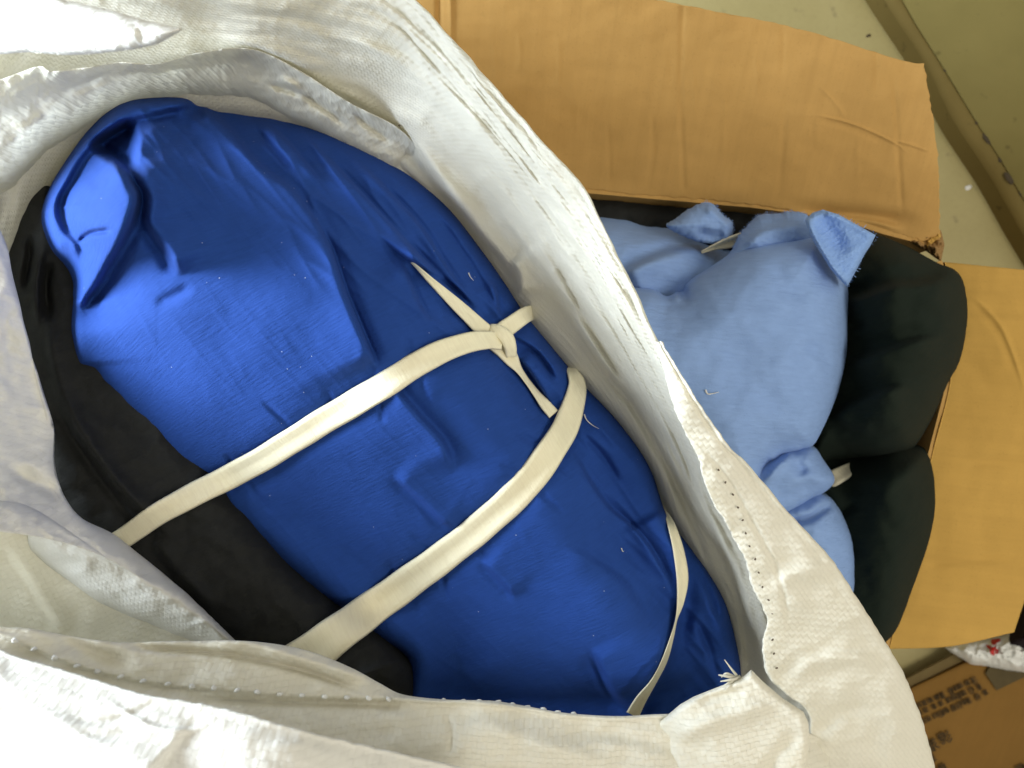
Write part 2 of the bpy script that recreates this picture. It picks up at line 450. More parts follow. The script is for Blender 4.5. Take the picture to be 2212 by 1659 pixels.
for k, (u, v, r, sx) in enumerate([(2042, 152, 5, .7), (2110, 266, 4, 1), (2131, 300, 7, 1.8), (2160, 346, 5, 1.3), (2180, 384, 8, 2.2), (2205, 418, 5, 1.2)]):
    lump('paint_chip', u, v, ZS, r, CHIP, mp, k, sx, 0.8, math.radians(-57))
for k, (u, v, z, r, m_, nm, lb) in enumerate([(1876, 77, 0, 4.5, CHIP, 'grit_crumb', 'small dark crumb on the floor above the large box flap'),
                                          (2092, 405, 0, 7, THREADM, 'grit_crumb', 'small white crumb on the floor between box flap and metal panel')]):
    o = lump(nm, u, v, z + 0.0005, r, m_, None, 40 + k, 1.1, 0.8, 0.5, 0.5); tag(o, lb, 'crumb', 'crumbs on the floor')

# ------------------------------------------------------------------ cardboard box
ZR = 0.44                                           # rim height
box = thing('cardboard_box', 'large open kraft cardboard box full of fabric with two flaps folded out', 'box', W(1650, 900, 0))
def slab_grid(g, thick, name, mat, parent):
    """closed board: the sheet g and its underside"""
    X, Y, Z = W(g.U, g.V, g.Z); n, m = X.shape
    top = np.stack([X, Y, Z], -1).reshape(-1, 3); bot = top - np.array([0, 0, thick])
    idx = np.arange(n * m).reshape(n, m); N = n * m
    q = np.stack([idx[:-1, :-1], idx[1:, :-1], idx[1:, 1:], idx[:-1, 1:]], -1).reshape(-1, 4)
    v0, v1, v3 = top[q[:, 0]], top[q[:, 1]], top[q[:, 3]]
    if np.cross(v1 - v0, v3 - v0)[:, 2].sum() < 0: q = q[:, ::-1]
    f = q.tolist() + (q[:, ::-1] + N).tolist()
    ring = list(idx[:, 0]) + list(idx[-1, 1:]) + list(idx[::-1, -1][1:]) + list(idx[0, ::-1][1:-1])
    for a, b in zip(ring, ring[1:] + ring[:1]): f.append((int(a), int(b), int(b) + N, int(a) + N))
    o = mesh_obj(name, np.vstack([top, bot]).tolist(), f, mat, parent)
    return o
# the large flap (hinged on the back wall)
t_top = [(880, -120, .56), (1100, -75, .565), (1300, -30, .56), (1456, 7, .553), (1620, 38, .545), (1764, 72, .535), (1900, 116, .525), (1969, 135, .52), (1997, 138, .52)]
t_bot = [(880, 372, ZR), (1060, 389, ZR), (1242, 407, ZR), (1456, 426, ZR), (1627, 441, ZR), (1709, 455, ZR), (1812, 466, ZR), (1910, 498, ZR), (2030, 528, ZR)]
t_mid = [((a[0] + b[0]) / 2 + (12 if k == 8 else 0), (a[1] + b[1]) / 2, (a[2] + b[2]) / 2 + 0.004) for k, (a, b) in enumerate(zip(t_top, t_bot))]
g = loft_curves([t_top, t_mid, t_bot], 460, 200)
g.stroke([(948, -60), (950, 200), (955, 380)], 0.004, 7, 'valley', taper=.01)
g.stroke([(972, -60), (976, 200), (985, 380)], 0.003, 6, 'ridge', taper=.01)
g.stroke([(1475, 0), (1470, 200), (1478, 420)], 0.0011, 6, 'valley', taper=.05)
g.stroke([(1400, 200), (1412, 320), (1395, 420)], 0.0010, 7, 'valley', taper=.3)
g.stroke([(1700, 200), (1690, 330), (1680, 440)], 0.0010, 7, 'valley', taper=.3)
g.stroke([(1930, 150), (1940, 320), (1950, 480)], 0.0012, 6, 'valley', taper=.2)
g.stroke([(1750, 246), (1815, 260), (1866, 277), (1931, 308), (1966, 335)], 0.0016, 2.8, 'ridge', taper=.25)
g.stroke([(1757, 258), (1820, 272), (1866, 289), (1931, 318)], 0.0006, 6, 'valley', taper=.25)
g.stroke([(1931, 304), (1965, 312), (2010, 328)], 0.0014, 2.8, 'ridge', taper=.25)
g.stroke([(1765, 180), (1810, 230), (1830, 265)], 0.0009, 5, 'ridge', taper=.3)
g.stroke([(1700, 450), (1850, 470), (2000, 480)], 0.008, 18, 'valley', taper=.3)
g.stroke([(1780, 470), (1880, 478), (1960, 500)], 0.006, 8, 'ridge', taper=.3)
for k in range(16):
    uu = 1000 + k * 64 + rng.uniform(-20, 20); v0 = rng.uniform(20, 260)
    g.stroke([(uu, v0), (uu + 4, v0 + 60), (uu + rng.uniform(-4, 8), v0 + rng.uniform(90, 170))], rng.uniform(.0003, .0007), 6, rng.choice(['valley', 'ridge']), taper=.3)
g.Z += 0.0016 * fbm(g.U / 170, g.V / 120, 3, 3)
# ragged edges
edge = np.linspace(0, 1, g.U.shape[0])
g.V[:, -1] += 3.0 * pn(edge * 60, edge * 0 + .5, 5) + 7 * np.maximum(0, edge - .86) / .14 * pn(edge * 160, edge * 0 + 2.5, 6)
g.V[:, 0] += 2.0 * pn(edge * 50, edge * 0 + .5, 9)
eb = np.linspace(0, 1, g.U.shape[1]); g.U[-1, :] += 3 * pn(eb * 30, eb * 0 + .3, 8)
slab_grid(g, 0.005, 'flap', CARD, box)
# right flap
r_l = [(2040, 566, ZR), (2066, 660, ZR), (2060, 760, ZR), (2048, 850, ZR), (2012, 990, ZR), (1970, 1190, ZR), (1921, 1402, ZR)]
r_r = [(2330, 594, .47), (2310, 700, .47), (2300, 820, .47), (2290, 950, .465), (2265, 1100, .46), (2228, 1250, .455), (2191, 1366, .45)]
r_m = [(b[0] * .5 + a[0] * .5, b[1] * .5 + a[1] * .5 + (12 if k == 6 else 0), (a[2] + b[2]) / 2 + .004) for k, (a, b) in enumerate(zip(r_l, r_r))]
g = loft_curves([r_l, r_m, r_r], 200, 90)
g.stroke([(2085, 640), (2109, 649), (2157, 697), (2181, 745), (2205, 814), (2215, 860)], 0.0015, 5, 'ridge', taper=.25)
g.stroke([(2100, 655), (2146, 705), (2170, 750), (2194, 814)], 0.0007, 8, 'valley', taper=.25)
g.stroke([(1990, 1222), (2080, 1212), (2212, 1205)], 0.0016, 9, 'valley', taper=.2)
g.stroke([(2080, 1010), (2150, 1000), (2260, 1003)], 0.0012, 9, 'valley', taper=.2)
g.Z += 0.0016 * fbm(g.U / 140, g.V / 160, 3, 13)
slab_grid(g, 0.005, 'flap', CARD_R, box)
# walls, from the hinge lines straight down; the left and front ones stand under the sack
def wall(pts, name='wall', t=0.006, off=(0, 0)):
    P = [W(u, v, ZR)[:2] for u, v in pts]; vs, fs = [], []
    n = len(P)
    for z in (ZR - 0.001, 0.004):
        for x, y in P: vs.append((x + off[0], y + off[1], z))
    for z in (ZR - 0.001, 0.004):
        for k, (x, y) in enumerate(P):
            a = P[max(k - 1, 0)]; b = P[min(k + 1, n - 1)]
            dx, dy = b[0] - a[0], b[1] - a[1]; L = math.hypot(dx, dy)
            vs.append((x + off[0] - dy / L * t, y + off[1] + dx / L * t, z))
    for k in range(n - 1):
        fs += [(k, k + 1, n + k + 1, n + k), (2 * n + k, 3 * n + k, 3 * n + k + 1, 2 * n + k + 1), (k, 2 * n + k, 2 * n + k + 1, k + 1)]
    fs += [(0, n, 3 * n, 2 * n), (n - 1, 3 * n - 1, 4 * n - 1, 2 * n - 1)]
    return mesh_obj(name, vs, fs, CARD, box, smooth=False)
wall([(2026, 524), (1910, 494), (1812, 462), (1627, 437), (1242, 403), (1030, 384)])
wall([(1924, 1402), (1973, 1190), (2015, 990), (2051, 850), (2063, 760), (2068, 660), (2036, 562)])
wall([(1030, 392), (1012, 800), (1000, 1340)])
wall([(1004, 1344), (1400, 1372), (1912, 1404)])
q = [W(u, v, ZR) for u, v in ((1030, 392), (1004, 1344), (1912, 1404), (2030, 540))]
mesh_obj('base', [(x, y, 0.006) for x, y, z in q], [(0, 1, 2, 3)], CARD_IN, box, smooth=False)
# torn corner: frayed layers of paper
tg = pillow([(1960, 520), (1990, 512), (2034, 500), (2040, 530), (2036, 566), (2018, 556), (2000, 545), (1975, 532)], 2.0, ZR - .020, .022, 14, smooth=False, rough=5, seed=3)
tg.Z += 0.010 * fbm(tg.U / 12, tg.V / 12, 3, 8); tc_o = tg.build('torn_corner', CARD_IN, box)
tg = pillow([(2000, 520), (2030, 500), (2034, 512), (2016, 528), (2004, 534)], 1.6, ZR - .002, .008, 8, smooth=False, rough=3, seed=5)
tg.Z += 0.004 * fbm(tg.U / 8, tg.V / 8, 2, 9); tg.build('torn_paper', CARD_R, tc_o)

# ------------------------------------------------------------------ dark green fabric in the box
gb = thing('fabric_bundle', 'dark green fabric bundle tied into two lobes at the right side of the box', 'fabric bundle', W(1950, 900, 0.006))
lo = pillow([(1700, 960), (1800, 950), (1900, 950), (1969, 958), (2003, 967), (2020, 1002), (2030, 1053), (2030, 1100), (2020, 1160), (1996, 1229), (1970, 1300), (1945, 1362), (1911, 1405), (1850, 1450), (1740, 1440), (1690, 1250)], 4, .40, .125, 150)
lo.stroke([(1800, 1112), (1825, 1106), (1856, 1086)], .010, 6, 'valley')
lo.stroke([(1830, 1110), (1900, 1120), (1960, 1180)], .006, 22, 'valley')
lo.stroke([(1830, 1010), (1900, 1040), (2010, 1010)], .010, 24, 'ridge')
lo.Z -= .06 * (1 - sst((lo.U - 1810) / 130)) * sst(lo.d / 8)
lo.Z += .005 * fbm(lo.U / 80, lo.V / 80, 3, 2); lo.Z = blur(lo.Z, 2)
lo.build('lobe', GREEN, gb)
up = pillow([(1700, 500), (1820, 490), (1892, 505), (1957, 531), (2022, 566), (2062, 582), (2082, 610), (2091, 671), (2084, 736), (2071, 785), (2048, 827), (2025, 880), (2006, 918), (1975, 965), (1940, 980), (1890, 997), (1846, 1010), (1798, 1017), (1730, 1010), (1690, 800)], 4, .43, .135, 120)
up.stroke([(1810, 652), (1892, 625), (1930, 612), (1990, 606), (2062, 590)], .036, 8, 'fold', 60, hi=-1, taper=.2)
up.stroke([(1810, 652), (1892, 625), (1930, 612), (1990, 606), (2062, 590)], .012, 7, 'valley', taper=.25)
up.stroke([(1815, 785), (1870, 765), (1925, 746), (1985, 728), (2045, 716)], .028, 9, 'fold', 55, hi=-1, taper=.3)
up.stroke([(1815, 785), (1870, 765), (1925, 746), (1985, 728), (2045, 716)], .012, 7, 'valley', taper=.25)
up.stroke([(1775, 905), (1830, 872), (1884, 848), (1930, 832), (1970, 822)], .024, 8, 'fold', 50, hi=-1, taper=.3)
up.stroke([(1775, 905), (1830, 872), (1884, 848), (1930, 832), (1970, 822)], .012, 7, 'valley', taper=.25)
up.stroke([(1830, 710), (1850, 702), (1880, 700)], .008, 9, 'valley', taper=.3)
up.stroke([(1800, 890), (1840, 915), (1900, 925)], .008, 12, 'ridge', taper=.3)
up.stroke([(1790, 940), (1850, 965), (1930, 968)], .010, 9, 'fold', 40, hi=1, taper=.3)
up.Z -= .075 * (1 - sst((up.U - 1800) / 150)) * sst(up.d / 8)
up.Z += .005 * fbm(up.U / 90, up.V / 70, 3, 6); up.Z = blur(up.Z, 2)
up.build('lobe', GREEN, gb)

def ribbon(name, path, ground, mat, parent, thick=0.0028, lift=0.0012, n=None, twist=0.0):
    """a flat tubular strip laid along (u,v,width[,extra height]) on the sheet(s) ground"""
    P = np.array([(p[0], p[1], p[2], p[3] if len(p) > 3 else 0.0) for p in path], float)
    n = n or int(np.hypot(*np.diff(P[:, :2], axis=0).T).sum() / 5)
    C = catmull(P, n)
    T = np.gradient(C[:, :2], axis=0); T /= np.linalg.norm(T, axis=1)[:, None] + 1e-9
    N = np.stack([-T[:, 1], T[:, 0]], 1)
    m = 12; vs = []
    prof = [(-1, 0), (-.86, .75), (-.55, 1.0), (-.2, .92), (.2, .95), (.55, 1.0), (.86, .75), (1, 0), (.7, -.5), (.25, -.6), (-.25, -.6), (-.7, -.5)]
    zc = []
    for i in range(n):
        row = []
        for o in (-.45, 0, .45):
            uu, vv = C[i, :2] + N[i] * o * C[i, 2] / 2 * 1.6
            row.append(max(gg.sample(uu, vv) for gg in ground))
        zc.append(row)
    zc = np.array(zc); k = np.hanning(25)[1:-1]; k /= k.sum(); mx = 6
    zp = np.pad(zc, ((mx, mx), (0, 0)), mode='edge'); zc = np.max([zp[q:q + n] for q in range(2 * mx + 1)], 0)
    zc = np.stack([np.convolve(np.pad(zc[:, j], 11, mode='edge'), k, 'valid') for j in range(3)], 1)
    for i in range(n):
        for a, b in prof:
            wv = 1 + .018 * math.sin(i * .31 + a)
            uu, vv = C[i, :2] + N[i] * a * C[i, 2] / 2 * wv
            zz = np.interp(a, [-.72, 0, .72], zc[i])
            zz = max(zz, zc[i].max() - .012)
            fold = .0012 * math.exp(-((a - .35 * math.sin(i * .035 + 1)) / .16) ** 2)
            vs.append(W(uu, vv, zz + lift + C[i, 3] + thick * b - (fold if b > 0 else 0)))
    fs = [(i * m + j, i * m + (j + 1) % m, (i + 1) * m + (j + 1) % m, (i + 1) * m + j) for i in range(n - 1) for j in range(m)]
    fs += [tuple(range(m)), tuple(range((n - 1) * m, n * m))]
    o = mesh_obj(name, vs, fs, mat, parent); me = o.data
    import bmesh
    bm = bmesh.new(); bm.from_mesh(me); bmesh.ops.recalc_face_normals(bm, faces=bm.faces); bm.to_mesh(me); bm.free()
    me.polygons.foreach_set('use_smooth', [True] * len(me.polygons))
    return o
ribbon('strap', [(1775, 1046, 34, -.012), (1803, 1032, 36), (1824, 1021, 33, -.002), (1842, 1011, 28, -.012), (1858, 1002, 24, -.045)], [lo], CREAM, gb)

# ------------------------------------------------------------------ light blue fabric in the box
ib = pillow([(1120, 400), (1300, 405), (1500, 424), (1640, 438), (1720, 455), (1830, 470), (1900, 500), (1850, 560), (1600, 560), (1300, 540), (1120, 520)], 6, .33, .10, 60)  # dark layer added so the box interior turns black here
ib.Z += .006 * fbm(ib.U / 50, ib.V / 50, 3, 19)
tag(ib.build('dark_layer', BLACK), 'dark layer added to blacken the box between its back wall and the light blue bundle', 'fabric')
lb = thing('fabric_bundle', 'light blue knitted fabric bundle with a turned back corner inside the cardboard box', 'fabric bundle', W(1620, 800, 0.006))
b0 = pillow([(1150, 480), (1290, 455), (1404, 472), (1469, 480), (1510, 500), (1540, 528), (1600, 545), (1640, 640), (1500, 800), (1300, 760), (1180, 600)], 4, .36, .135, 110)
b0.stroke([(1340, 590), (1400, 560), (1454, 543), (1534, 531), (1570, 536)], .030, 7, 'fold', 60, hi=-1, taper=.12)
b0.Z += .004 * fbm(b0.U / 80, b0.V / 60, 3, 4); b0.Z = blur(b0.Z, 2)
b0.build('back_layer', LBLUE, lb)
# frayed tails at the back
ft = pillow([(1440, 490), (1459, 472), (1490, 450), (1518, 438), (1544, 443), (1560, 463), (1581, 479), (1584, 502), (1573, 521), (1547, 527), (1500, 520)], 2.5, .475, .030, 40, rough=1.6, seed=4)
ft.stroke([(1500, 500), (1540, 510), (1570, 505)], .012, 12, 'valley'); ft.stroke([(1520, 445), (1560, 475), (1578, 500)], .008, 9, 'ridge')
ft.Z += .0006 * fbm(ft.U / 10, ft.V / 10, 2, 4)
ft_o = ft.build('frayed_tail', LBLUE, lb)
bt = pillow([(1575, 560), (1583, 537), (1596, 508), (1616, 485), (1645, 463), (1687, 461), (1703, 456), (1742, 463), (1770, 500), (1760, 540), (1680, 560)], 2.5, .49, .040, 45, rough=2.0, seed=9)
bt.stroke([(1600, 530), (1640, 500), (1700, 485), (1745, 485)], .012, 8, 'fold', 40, hi=-1, taper=.2)
bt.Z += .0006 * fbm(bt.U / 9, bt.V / 9, 2, 5)
bt_o = bt.build('frayed_tail', LBLUE, lb)
def fringe(pts, g_, n, seed, parent):
    R = random.Random(seed); C = catmull(pts, n); T = np.gradient(C, axis=0); T /= np.linalg.norm(T, axis=1)[:, None]
    vs, fs = [], []
    for i in range(n):
        L = R.uniform(1.5, 5); nx, ny = T[i, 1], -T[i, 0]; ax = nx + R.uniform(-.7, .7); ay = ny + R.uniform(-.7, .7)
        z = g_.sample(C[i, 0] - nx * 3, C[i, 1] - ny * 3) + .001; o = len(vs); w_ = R.uniform(.5, 1.0)
        for t_, dz in ((0, 0), (.5, R.uniform(0, .002)), (1, R.uniform(-.001, .003))):
            for sg in (-1, 1): vs.append(W(C[i, 0] + ax * L * t_ + T[i, 0] * sg * w_ * (1 - t_ * .6), C[i, 1] + ay * L * t_ + T[i, 1] * sg * w_ * (1 - t_ * .6), z + dz))
        fs += [(o, o + 1, o + 3, o + 2), (o + 2, o + 3, o + 5, o + 4)]
    ob = mesh_obj('fringe', vs, fs, LBLUE, parent); ob['kind'] = 'stuff'
fringe([(1518, 438), (1544, 443), (1560, 463), (1581, 479), (1584, 502), (1573, 521)], ft, 34, 1, ft_o)
fringe([(1583, 537), (1596, 508), (1616, 485), (1645, 463), (1687, 461), (1703, 456), (1742, 463)], bt, 52, 2, bt_o)
# main lobe and the two lower ones
b3 = pillow([(1640, 1090), (1700, 1070), (1760, 1060), (1800, 1080), (1832, 1136), (1846, 1188), (1848, 1263), (1838, 1310), (1820, 1400), (1740, 1430), (1640, 1300)], 4, .455, .085, 80)
b3.stroke([(1700, 1130), (1752, 1118), (1800, 1085)], .016, 9, 'valley', taper=.2)
b3.Z += .004 * fbm(b3.U / 60, b3.V / 60, 3, 7)
b3.build('lobe', LBLUE, lb)
b2 = pillow([(1560, 1010), (1640, 980), (1700, 962), (1754, 962), (1780, 995), (1802, 1030), (1795, 1052), (1754, 1082), (1716, 1112), (1660, 1130), (1580, 1080)], 3.2, .48, .07, 60)
b2.stroke([(1640, 1060), (1665, 1030), (1690, 1000), (1740, 985)], .012, 12, 'ridge', taper=.3)
b2.stroke([(1700, 985), (1725, 1005), (1740, 1030)], .010, 14, 'valley', taper=.3)
b2.stroke([(1660, 1090), (1720, 1060), (1770, 1040)], .006, 16, 'valley', taper=.3)
b2.Z += .003 * fbm(b2.U / 50, b2.V / 50, 3, 8); b2.Z = blur(b2.Z, 1)
b2.build('lobe', LBLUE, lb)
b1 = pillow([(1300, 640), (1400, 622), (1440, 640), (1469, 624), (1500, 598), (1534, 577), (1583, 545), (1632, 524), (1681, 513), (1750, 508), (1778, 515), (1798, 550), (1814, 588), (1831, 619), (1831, 690), (1829, 762), (1815, 831), (1798, 880), (1774, 933), (1754, 964), (1716, 977), (1689, 986), (1668, 1010), (1655, 1045), (1600, 1060), (1450, 980), (1280, 800)], 3.2, .50, .09, 140)
b1.stroke([(1390, 600), (1420, 615), (1462, 620), (1480, 640), (1474, 660)], .030, 9, 'valley', taper=.3)
b1.stroke([(1410, 650), (1450, 640), (1462, 660)], .010, 16, 'ridge', taper=.3)
b1.stroke([(1655, 560), (1680, 600), (1730, 640), (1760, 660)], .006, 22, 'valley', taper=.3)
b1.stroke([(1720, 740), (1770, 760), (1800, 800)], .007, 16, 'valley', taper=.3)
b1.stroke([(1640, 820), (1700, 900), (1740, 940)], .006, 26, 'valley', taper=.3)
b1.stroke([(1500, 700), (1580, 690), (1700, 700)], .004, 30, 'ridge', taper=.3)
b1.stroke([(1660, 1000), (1690, 985), (1740, 970)], .014, 12, 'ridge', taper=.2)
b1.Z += .004 * fbm(b1.U / 110, b1.V / 110, 3, 9); b1.Z = blur(b1.Z, 2)
b1.build('main_lobe', LBLUE, lb)
fc = pillow([(1739, 474), (1756, 459), (1778, 453), (1811, 463), (1850, 484), (1892, 508), (1880, 530), (1869, 547), (1850, 583), (1830, 619), (1812, 602), (1795, 582), (1778, 556), (1762, 530), (1748, 505)], 2.2, .555, .020, 16, smooth=False, rough=1.0, seed=2)
fc.stroke([(1750, 468), (1790, 500), (1830, 560)], .012, 22, 'valley', taper=.35)
fc.stroke([(1745, 470), (1752, 495), (1775, 540), (1800, 580), (1828, 612)], .012, 7, 'ridge', taper=.1)
fc.stroke([(1780, 456), (1830, 474), (1888, 508)], .010, 9, 'ridge', taper=.1)
fc.Z += .0008 * fbm(fc.U / 6, fc.V / 6, 2, 3)
fc_o = fc.build('turned_corner', LBLUE_TERRY, lb)
fringe([(1811, 463), (1850, 484), (1892, 508), (1880, 530), (1869, 547), (1850, 583), (1830, 619)], fc, 40, 3, fc_o)
ribbon('strap', [(1515, 545, 6), (1545, 533, 14), (1572, 525, 25), (1604, 516, 30)], [b0, ft], CREAM, lb)

# ------------------------------------------------------------------ sack: inner wall and rolled rim
sack = thing('woven_sack', 'open white woven plastic sack with crumpled rim around the blue bundle', 'sack', W(900, 850, 0))
ST = [  # inner contact, two on the wall, crest, outer edge
 [(0, 720, .55), (-60, 650, .60), (-200, 560, .635), (-400, 430, .66), (-440, 420, .64)],
 [(95, 440, .55), (20, 345, .60), (-90, 220, .655), (-330, 60, .735), (-370, 50, .72)],  # this crest and the next, out of frame, set high to shade the far wall
 [(255, 262, .57), (165, 200, .62), (50, 80, .69), (-190, -190, .795), (-230, -220, .78)],
 [(440, 262, .56), (430, 180, .62), (400, 80, .70), (370, -80, .77), (350, -130, .75)],
 [(620, 288, .55), (660, 200, .62), (690, 90, .70), (740, -60, .76), (770, -90, .72)],
 [(750, 322, .55), (810, 240, .61), (860, 130, .70), (890, 22, .755), (905, 20, .745)],
 [(862, 385, .55), (915, 310, .61), (970, 225, .69), (1015, 155, .745), (1030, 147, .735)],
 [(965, 465, .55), (1030, 405, .61), (1090, 345, .685), (1137, 300, .735), (1150, 290, .725)],
 [(1055, 575, .55), (1120, 522, .61), (1190, 468, .68), (1250, 430, .73), (1265, 425, .72)],
 [(1135, 698, .55), (1200, 652, .61), (1275, 605, .675), (1332, 586, .725), (1346, 580, .715)],
 [(1232, 812, .55), (1290, 772, .605), (1350, 735, .67), (1406, 737, .715), (1420, 735, .705)],
 [(1330, 915, .55), (1385, 882, .60), (1430, 857, .655), (1478, 862, .70), (1490, 864, .69)],
 [(1402, 1018, .545), (1460, 992, .59), (1510, 977, .64), (1560, 975, .675), (1575, 988, .66)],
 [(1444, 1122, .54), (1510, 1107, .58), (1570, 1102, .62), (1640, 1090, .65), (1665, 1100, .64)],
 [(1500, 1214, .54), (1560, 1202, .58), (1620, 1197, .61), (1705, 1175, .64), (1745, 1185, .62)],
 [(1555, 1312, .53), (1600, 1307, .57), (1650, 1302, .60), (1765, 1275, .63), (1810, 1280, .61)],
 [(1576, 1400, .53), (1620, 1400, .56), (1670, 1395, .59), (1815, 1375, .62), (1870, 1375, .60)],
 [(1560, 1500, .53), (1620, 1500, .56), (1690, 1500, .59), (1865, 1485, .61), (1930, 1475, .59)],
 [(1490, 1620, .53), (1580, 1640, .56), (1680, 1650, .59), (1905, 1685, .61), (1985, 1705, .59)]]
rows = []
for s_ in ST:
    i, o = s_[0], s_[-1]
    dp = (*unproj(*i, .30), .30)
    d1 = (*unproj(o[0], o[1], o[2], .55), .55); d2 = (*unproj(o[0], o[1], o[2], .28), .28); d3 = (*unproj(o[0], o[1], o[2], .004), .004)
    rows.append([dp] + list(s_) + [d1, d2, d3])
s1 = loft(rows, 620, 190)
# long coordinates along and across the rim for the wrinkles
n_, m_ = s1.U.shape
AL, AC = np.meshgrid(np.linspace(0, 1, n_), np.linspace(0, 1, m_), indexing='ij')
vis = sst((AC - .12) / .1)
s1.Z += vis * .0050 * fbm(AL * 14, AC * 26, 3, 21)
rt = sst((AL - .42) / .15)
s1.Z += vis * rt * .0012 * (crumple(AL * 5 + AC * 1.5, AC * 24, 31, 2) - .6)
s1.Z += vis * .0010 * (crumple(s1.U / 130, s1.V / 130, 41, 2) - .6)
s1.Z += vis * .00025 * fbm(s1.U / 9, s1.V / 9, 2, 43)
# named folds
s1.stroke([(438, 112), (544, 106), (600, 128), (650, 154), (700, 190), (753, 215), (815, 253), (865, 280), (910, 330), (975, 420), (1044, 500)], .020, 6, 'fold', 55, hi=1, taper=.15)
s1.stroke([(865, 280), (905, 345), (960, 415), (1030, 500), (1085, 560), (1120, 620)], .018, 6, 'fold', 40, hi=1, taper=.2)
s1.stroke([(560, 180), (640, 200), (720, 245), (800, 290)], .010, 8, 'valley', taper=.25)
s1.stroke([(620, 150), (640, 190), (700, 230)], .010, 10, 'ridge', taper=.25)
s1.stroke([(1100, 560), (1118, 590), (1122, 640)], .020, 7, 'fold', 30, hi=1, taper=.25)
s1.stroke([(700, 60), (800, 110), (900, 170), (985, 250), (1060, 340), (1140, 440)], .010, 8, 'fold', 50, hi=1, taper=.2)
s1.stroke([(950, 190), (1040, 290), (1110, 380), (1180, 480), (1240, 590), (1300, 700), (1380, 800)], .0055, 6, 'fold', 26, hi=1, taper=.15)
s1.stroke([(1040, 215), (1100, 300), (1170, 390), (1220, 470), (1270, 570), (1330, 690), (1400, 800)], .0045, 5, 'fold', 20, hi=1, taper=.15)
s1.stroke([(1090, 250), (1150, 340), (1200, 420), (1250, 510), (1300, 600), (1360, 710)], .0035, 4, 'fold', 16, hi=1, taper=.15)
s1.stroke([(1170, 520), (1220, 600), (1270, 700), (1330, 800), (1400, 900), (1460, 1000)], .010, 8, 'valley', taper=.2)
s1.stroke([(1240, 670), (1300, 770), (1380, 870), (1440, 970), (1490, 1080)], .010, 9, 'ridge', taper=.2)
s1.stroke([(1290, 790), (1360, 870), (1420, 970), (1470, 1070), (1530, 1180)], .008, 8, 'valley', taper=.2)
s1.stroke([(1480, 1000), (1530, 1110), (1580, 1210), (1615, 1300), (1630, 1400)], .008, 9, 'ridge', taper=.2)
s1.stroke([(60, 330), (160, 250), (260, 210), (330, 190)], .006, 14, 'valley', taper=.3)
s1.stroke([(-20, 330), (60, 290), (150, 200), (230, 160)], .008, 22, 'ridge', taper=.3)
RIM0 = np.array([(640, 60), (760, 110), (880, 190), (985, 290), (1080, 400), (1165, 510), (1240, 620), (1320, 740), (1400, 850), (1470, 960), (1530, 1080), (1580, 1190)], float)
for k in range(16):
    o = rng.uniform(-62, 72); i0 = rng.randint(0, 6); i1 = min(11, i0 + rng.randint(4, 7))
    P = RIM0[i0:i1 + 1] + np.array([.82, -.57]) * o + np.array([[rng.uniform(-9, 9), rng.uniform(-9, 9)] for _ in range(i1 + 1 - i0)])
    s1.stroke(P, rng.uniform(.0009, .0020), rng.uniform(4.5, 7), 'fold', rng.uniform(10, 26), hi=1, taper=.4)
out_ = sst((AC - .40) / .12) * sst((AL - .22) / .05)
s1.U += out_ * (4.0 * pn(AL * 46, AL * 0 + .3, 3) + 1.5 * pn(AL * 130, AL * 0 + .3, 4)); s1.V += out_ * (4.0 * pn(AL * 46, AL * 0 + 5.3, 3) + 1.5 * pn(AL * 130, AL * 0 + 5.3, 4))
s1_o = s1.build('inner_wall', SACK, sack)

s4 = loft_curves([[(-160, 240, .70), (0, 186, .70), (82, 157, .705), (113, 165, .705), (178, 158, .70), (256, 147, .70), (342, 148, .688), (430, 125, .68), (544, 118, .675), (650, 166, .655), (756, 233, .63), (860, 288, .605), (930, 362, .575)],
                  [(-160, 225, .72), (0, 174, .722), (82, 145, .727), (113, 154, .727), (178, 147, .725), (256, 135, .72), (342, 137, .712), (430, 114, .708), (544, 106, .700), (650, 154, .678), (756, 222, .652), (860, 276, .628), (930, 350, .595)],
                  [(-160, 330, .69), (0, 250, .693), (70, 205, .697), (120, 195, .697), (185, 183, .695), (262, 165, .692), (345, 160, .684), (432, 140, .68), (540, 135, .672), (640, 180, .652), (742, 243, .628), (846, 297, .606), (918, 372, .575)],
                  [(-160, 470, .62), (0, 390, .618), (60, 340, .62), (120, 290, .622), (190, 250, .625), (270, 212, .628), (350, 200, .628), (436, 196, .622), (530, 205, .612), (615, 240, .60), (712, 292, .585), (812, 352, .575), (890, 425, .56)],
                  [(-160, 620, .52), (0, 520, .48), (60, 450, .48), (120, 390, .48), (200, 320, .48), (290, 275, .48), (360, 262, .48), (440, 262, .50), (520, 280, .50), (600, 305, .50), (690, 345, .50), (790, 410, .50), (870, 480, .50)]], 330, 90)
s4.Z += .003 * fbm(s4.U / 60, s4.V / 60, 3, 66) + .0016 * (crumple(s4.U / 80, s4.V / 60, 67, 2) - .6)
s4.stroke([(560, 180), (640, 200), (700, 235), (760, 280)], .010, 8, 'valley', taper=.25)
s4.stroke([(600, 165), (640, 190), (665, 225)], .008, 9, 'ridge', taper=.25)
s4.stroke([(760, 240), (800, 275), (850, 310)], .007, 7, 'valley', taper=.25)
s4.stroke([(130, 200), (180, 190), (240, 160)], .006, 10, 'valley', taper=.3)
s4.stroke([(0, 330), (70, 270), (130, 220)], .005, 14, 'ridge', taper=.3)
s4.build('side_fold', SACK, sack, planar=0.3)

